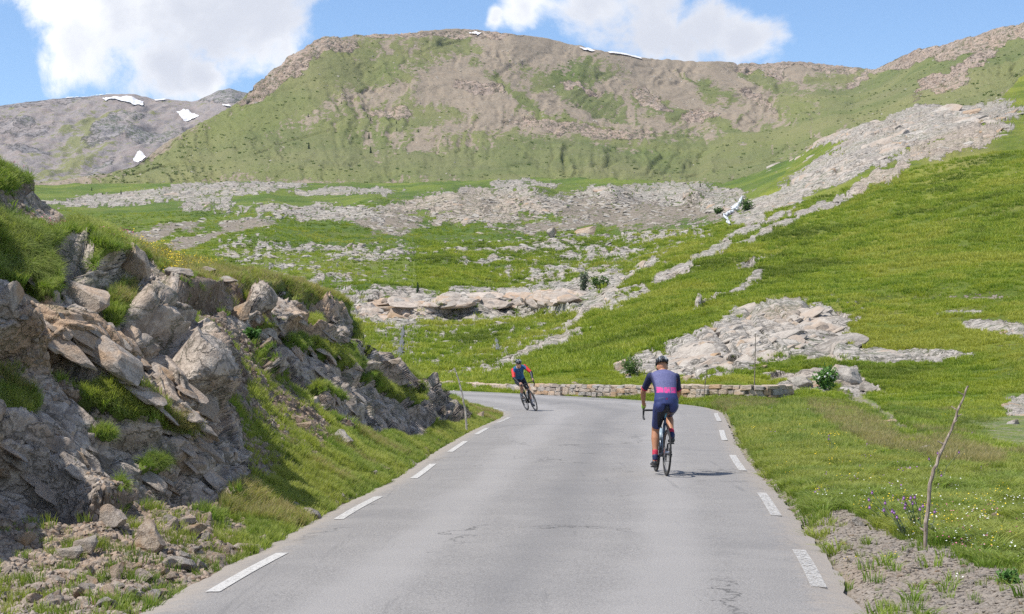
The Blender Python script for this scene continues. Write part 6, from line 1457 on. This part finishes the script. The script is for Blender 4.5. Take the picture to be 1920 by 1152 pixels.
def hand(bm, w_, sg, fwd=Vector((1, 0, -.1))):
    """hand wrapped round a brake hood: palm, four curled fingers and a thumb, wrist at w_"""
    f = fwd.normalized(); up = Vector((0, 0, 1)); inn = Vector((0, -sg, 0))
    palm = w_ + f * .045
    eloft(bm, [(w_ - f * .01, inn * .022, up * .028), (w_ + f * .03, inn * .018, up * .040), (w_ + f * .075, inn * .016, up * .040), (w_ + f * .09, inn * .012, up * .034)], 12)
    for k, L_ in enumerate((.92, 1.0, .94, .78)):
        z_ = .027 - .019 * k; b = w_ + f * .082 + up * z_ + inn * .004
        tube(bm, [b, b + (f * .030 + inn * .012) * L_, b + (f * .036 + inn * .038) * L_, b + (f * .018 + inn * .052) * L_], [.0098, .0095, .0090, .0075], 8)
    b = w_ + f * .03 + up * .026
    tube(bm, [b, b + f * .022 + up * .012 + inn * .022, b + f * .040 + up * .006 + inn * .046], [.013, .0115, .009], 8)
def rider(label, loc, rz, lean, kind, yaw=0.0):
    e = empty('person', loc, rz); e.rotation_euler = (lean, 0, rz); tag(e, label, 'person')
    skin = M_SKIN if kind == 'lavender' else M_SKIN2; Y = Vector((0, 1, 0))
    pel = Vector((.20, 0, 1.03)); sp = [Vector(p) for p in ((.165, 0, .985), (.19, 0, 1.06), (.245, 0, 1.16), (.33, 0, 1.27), (.43, 0, 1.365), (.515, 0, 1.425), (.565, 0, 1.455))]
    wd_ = [.155, .172, .152, .160, .182, .178, .10]; dp = [.115, .125, .108, .115, .120, .095, .062]
    head = Vector((.655, 0, 1.552)); hr = Euler((0, R(18 if kind == 'lavender' else 2), 0)).to_matrix().to_4x4() @ Euler((-lean * .8, 0, yaw)).to_matrix().to_4x4()
    sh = {s: Vector((.525, s * .185, 1.405)) for s in (1, -1)}; el = {s: Vector((.70, s * (.262 if kind == 'lavender' else .29), 1.185)) for s in (1, -1)}; wr = {s: Vector((.905, s * .222, .972)) for s in (1, -1)}
    hip = {s: Vector((.205, s * .088, .995)) for s in (1, -1)}; BBz = .275; ped = {1: Vector((.404, .125, .105)), -1: Vector((.416, -.125, .445))}
    ank = {1: ped[1] + Vector((-.095, -.005, .120)), -1: ped[-1] + Vector((-.10, .005, .105))}
    kn = {s: ik(hip[s], ank[s], .435, .43) for s in (1, -1)}
    for s in (1, -1): kn[s].y = s * .105
    def torso(bm, g, i0=0, i1=7):
        rg = []
        for i in range(i0, i1):
            t = (sp[min(i + 1, 6)] - sp[max(i - 1, 0)]).normalized(); nrm_ = Y.cross(t).normalized(); rg.append((sp[i], Y * (wd_[i] + g), nrm_ * (dp[i] + g)))
        eloft(bm, rg, 24)
    # one continuous body
    bm = bmesh.new(); torso(bm, -.004)
    tube(bm, [sp[5], sp[6] + Vector((.01, 0, .01)), head + Vector((-.02, 0, -.05))], [.070, .060, .056], 14)
    ball(bm, head, (.092, .074, .112), hr)
    H = lambda x, y, z_: head + (hr @ Vector((x, y, z_)))
    ball(bm, H(.045, 0, -.062), (.050, .048, .052), hr)                                         # jaw and chin
    ball(bm, H(.095, 0, -.018), (.020, .012, .022), hr); ball(bm, H(.085, 0, .004), (.014, .010, .026), hr)    # nose
    for s in (1, -1):
        ball(bm, H(-.008, s * .076, -.014), (.018, .009, .030), hr)                               # ears
        ball(bm, H(.070, s * .030, -.030), (.022, .022, .018), hr)                                # cheeks
        limb(bm, sh[s], el[s], .050, .037); limb(bm, el[s], wr[s], .039, .024, rm=.040); hand(bm, wr[s], s)
        limb(bm, hip[s], kn[s], .086, .058); limb(bm, kn[s], ank[s], .056, .034, rm=.061)
        ft = ped[s] + Vector((0, 0, .045)); eloft(bm, [(ank[s] + Vector((-.03, 0, -.03)), Y * .030, Vector((0, 0, .045))), (ft, Y * .04, Vector((0, 0, .024))), (ft + Vector((.07, 0, -.005)), Y * .03, Vector((0, 0, .015)))], 12)
    ball(bm, H(.088, 0, -.052), (.010, .022, .006), hr)                                           # lips
    solid(bm, 'body', skin, e, .0075, 4)
    # jersey
    bm = bmesh.new(); torso(bm, .008, 1, 7)
    slv = {}
    for s in (1, -1):
        q = sh[s].lerp(el[s], .80); slv[s] = q; limb(bm, sh[s], q, .060, .049); ball(bm, sh[s], .062)
    je = solid(bm, 'jersey', jersey_mat(kind), e, .009, 5)
    if kind != 'lavender':
        for s in (1, -1):
            bm = bmesh.new(); ball(bm, sh[s] + Vector((-.005, s * .012, .0)), .066); limb(bm, sh[s] + Vector((0, s * .01, -.01)), sh[s].lerp(el[s], .92), .064, .052); solid(bm, 'sleeve', M_RED, e, .009, 4)
            bm = bmesh.new(); limb(bm, sh[s].lerp(el[s], .9), el[s], .049, .046); limb(bm, el[s], el[s].lerp(wr[s], .95), .047, .031); solid(bm, 'arm_warmer', M_DK, e, .009, 3)
    else:
        for s in (1, -1):
            c_ = slv[s]; t = (el[s] - sh[s]).normalized(); link('sleeve_hem', tube(bmesh.new(), [c_ - t * .006, c_ + t * .012], [.052, .052], 16), M_SOCKR, e, True)
        # three bulging back pockets
        for y in (-.095, 0, .095):
            bm = bmesh.new(); i_ = Vector((.285 - .108 + .012, y * 1.0, 1.215)); ball(bm, i_ + Vector((.018 + abs(y) * .28, 0, 0)), (.032, .046, .055), Euler((0, R(38), 0)).to_matrix().to_4x4()); link('pocket', bm, je.data.materials[0], je, True)
    # shorts
    bm = bmesh.new(); torso(bm, .007, 0, 3)
    for s in (1, -1): limb(bm, hip[s], hip[s].lerp(kn[s], .80), .097, .070); ball(bm, hip[s] + Vector((-.03, 0, .0)), (.105, .085, .10))
    m = M_NAVYL if kind == 'lavender' else M_DK; solid(bm, 'shorts', m, e, .009, 7)
    if kind == 'lavender':
        bm = bmesh.new(); ball(bm, Vector((.168, 0, .965)), (.090, .060, .075)); 
        for s in (1, -1): limb(bm, hip[s] + Vector((-.012, -s * .018, -.02)), hip[s].lerp(kn[s], .74) + Vector((-.010, -s * .014, 0)), .090, .064)
        solid(bm, 'shorts_inset', M_DK, e, .009, 5)
        bm = bmesh.new(); c0 = Vector((.070, .0, 1.085))
        for a_, L_ in ((0, .035), (50, .028), (-40, .022)):
            d_ = Vector((0, math.sin(R(a_)), math.cos(R(a_)))); p = c0 + Vector((-.006, .012, 0)); v = [bm.verts.new(p + d_ * -.01), bm.verts.new(p + d_ * L_ * .5 + Y * .008), bm.verts.new(p + d_ * L_), bm.verts.new(p + d_ * L_ * .5 - Y * .008)]
            bmesh.ops.solidify(bm, geom=[bm.faces.new(v)], thickness=.004)
        link('emblem', bm, simple('pink_print', (.75, .06, .28), .6), e)
    for s in (1, -1):
        bm = bmesh.new(); top = ank[s].lerp(kn[s], .26); limb(bm, top, ank[s] + Vector((0, 0, -.01)), .045, .037); solid(bm, 'sock', M_SOCKR if kind == 'lavender' else M_SOCKB, e, .009, 2)
        if kind == 'lavender': bm = bmesh.new(); limb(bm, ank[s].lerp(kn[s], .10), ank[s], .0445, .040); solid(bm, 'sock_cuff', M_NAVY, e, .009, 2)
        p = ped[s]; bm = bmesh.new()
        eloft(bm, [(p + Vector((-.150, 0, .052)), Y * .026, Vector((0, 0, .034))), (p + Vector((-.10, 0, .058)), Y * .038, Vector((0, 0, .048))), (p + Vector((-.02, 0, .045)), Y * .044, Vector((0, 0, .036))), (p + Vector((.05, 0, .034)), Y * .048, Vector((0, 0, .024))), (p + Vector((.11, 0, .030)), Y * .030, Vector((0, 0, .015)))], 16)
        so = solid(bm, 'shoe', M_SHOE, e, .008, 3)
        link('strap', tube(bmesh.new(), [p + Vector((-.02, -.046, .05)), p + Vector((-.02, -.02, .085)), p + Vector((-.02, .02, .085)), p + Vector((-.02, .046, .05))], .006, 6), M_STEEL, so)
        if kind == 'lavender':
            bm = bmesh.new(); f = Vector((1, 0, -.1)).normalized(); w_ = wr[s]
            eloft(bm, [(w_ - f * .02, Y * .030, Vector((0, 0, .031))), (w_ + f * .03, Y * .024, Vector((0, 0, .046))), (w_ + f * .078, Y * .022, Vector((0, 0, .046)))], 14); solid(bm, 'glove', M_GLV, e, .007, 2)
    # helmet: shell, ribs between the vents, strap; glasses
    bm = bmesh.new(); bmesh.ops.create_uvsphere(bm, u_segments=28, v_segments=18, radius=1)
    bmesh.ops.delete(bm, geom=[v for v in bm.verts if v.co.z < -.12 - .25 * max(v.co.x, -.2)], context='VERTS')
    hm = Matrix.Translation(H(-.008, 0, .040)) @ hr @ Matrix.Diagonal((.118, .090, .096, 1)); bmesh.ops.transform(bm, matrix=hm, verts=bm.verts); bmesh.ops.solidify(bm, geom=list(bm.faces), thickness=.012)
    he = link('helmet', bm, M_BLK, e, True)
    for k, y in enumerate((-.78, -.46, -.15, .15, .46, .78)):
        P = []
        for a in range(-10, 171, 15): P.append(hm @ Vector((math.cos(R(a)) * math.sqrt(1 - y * y) * 1.10, y * 1.06, math.sin(R(a)) * math.sqrt(1 - y * y) * 1.12)))
        link('helmet_rib', tube(bmesh.new(), P, [.006] + [.0125] * (len(P) - 2) + [.008], 8), simple('helmet_gloss', (.035, .04, .045), .22, spec=.7) if k not in (1, 4) else simple('helmet_grey', (.22, .24, .26), .3), he, True)
    for s in (1, -1): link('helmet_strap', tube(bmesh.new(), [H(.01, s * .080, .03), H(.012, s * .078, -.03), H(.03, s * .045, -.105)], .004, 5), M_BLK, he)
    bm = bmesh.new(); tube(bm, [H(-.01, -.080, .008), H(.060, -.066, .004), H(.092, -.036, -.002), H(.100, 0, .002), H(.092, .036, -.002), H(.060, .066, .004), H(-.01, .080, .008)], [.005, .010, .019, .010, .019, .010, .005], 8)
    link('sunglasses', bm, M_LENS, e, True)
    if kind != 'lavender':
        pass
    return e
hd1 = math.atan2(1.0, -.075); hd2 = math.atan2(-.80, .22)
P1 = (2.126, 25.45, .027); P2 = (.468, 55.7, .018)
for o in (bicycle('near_bike', 'dark road bicycle with blue accents ridden away from the viewer', (.03, .05, .085), (.10, .28, .42), P1, hd1, R(1.5)),
          rider('cyclist seen from behind in navy shorts and lavender jersey with pink pockets', P1, hd1, R(1.5), 'lavender')): o.scale = (.968, .968, .968)
for o in (bicycle('far_bike', 'black road bicycle leaning hard into the bend ahead', (.02, .02, .024), (.45, .46, .48), P2, hd2, R(18)),
          rider('oncoming cyclist in blue vest and red sleeves leaning through the bend', P2, hd2, R(18), 'vest', yaw=.1)): o.scale = (.95, .95, .95)
# ------------------------------------------------------------------ mountain air
def haze(density):
    zs = [float(X_[:, 2].min()) for X_ in (X2, XBd, XM, XF)]; zt = [float(X_[:, 2].max()) for X_ in (X2, XBd, XM, XF)]
    xs = [float(np.abs(X_[:, 0]).max()) for X_ in (X2, XM, XF)]; ys = max(float(X_[:, 1].max()) for X_ in (X2, XM, XF))
    x1 = max(xs) + 30; y0, y1 = -60, ys + 30; z0, z1 = min(min(zs), -0.3) - 1, max(zt) + 8
    bm = bmesh.new(); bmesh.ops.create_cube(bm, size=1)
    for v in bm.verts: v.co = (v.co.x * 2 * x1, y0 + (v.co.y + .5) * (y1 - y0), z0 + (v.co.z + .5) * (z1 - z0))
    m = bpy.data.materials.new('mountain_air'); m.use_nodes = True; n = N(m.node_tree); n.n.clear()
    pv = n('ShaderNodeVolumePrincipled', {'Color': (0.75, 0.86, 1.0, 1), 'Density': density, 'Anisotropy': 0.25})
    n('ShaderNodeOutputMaterial', {1: pv.outputs[0]})
    o = link('haze', bm, m); tag(o, 'thin bluish air between the road and the mountains', kind='stuff')
haze(0.000032)
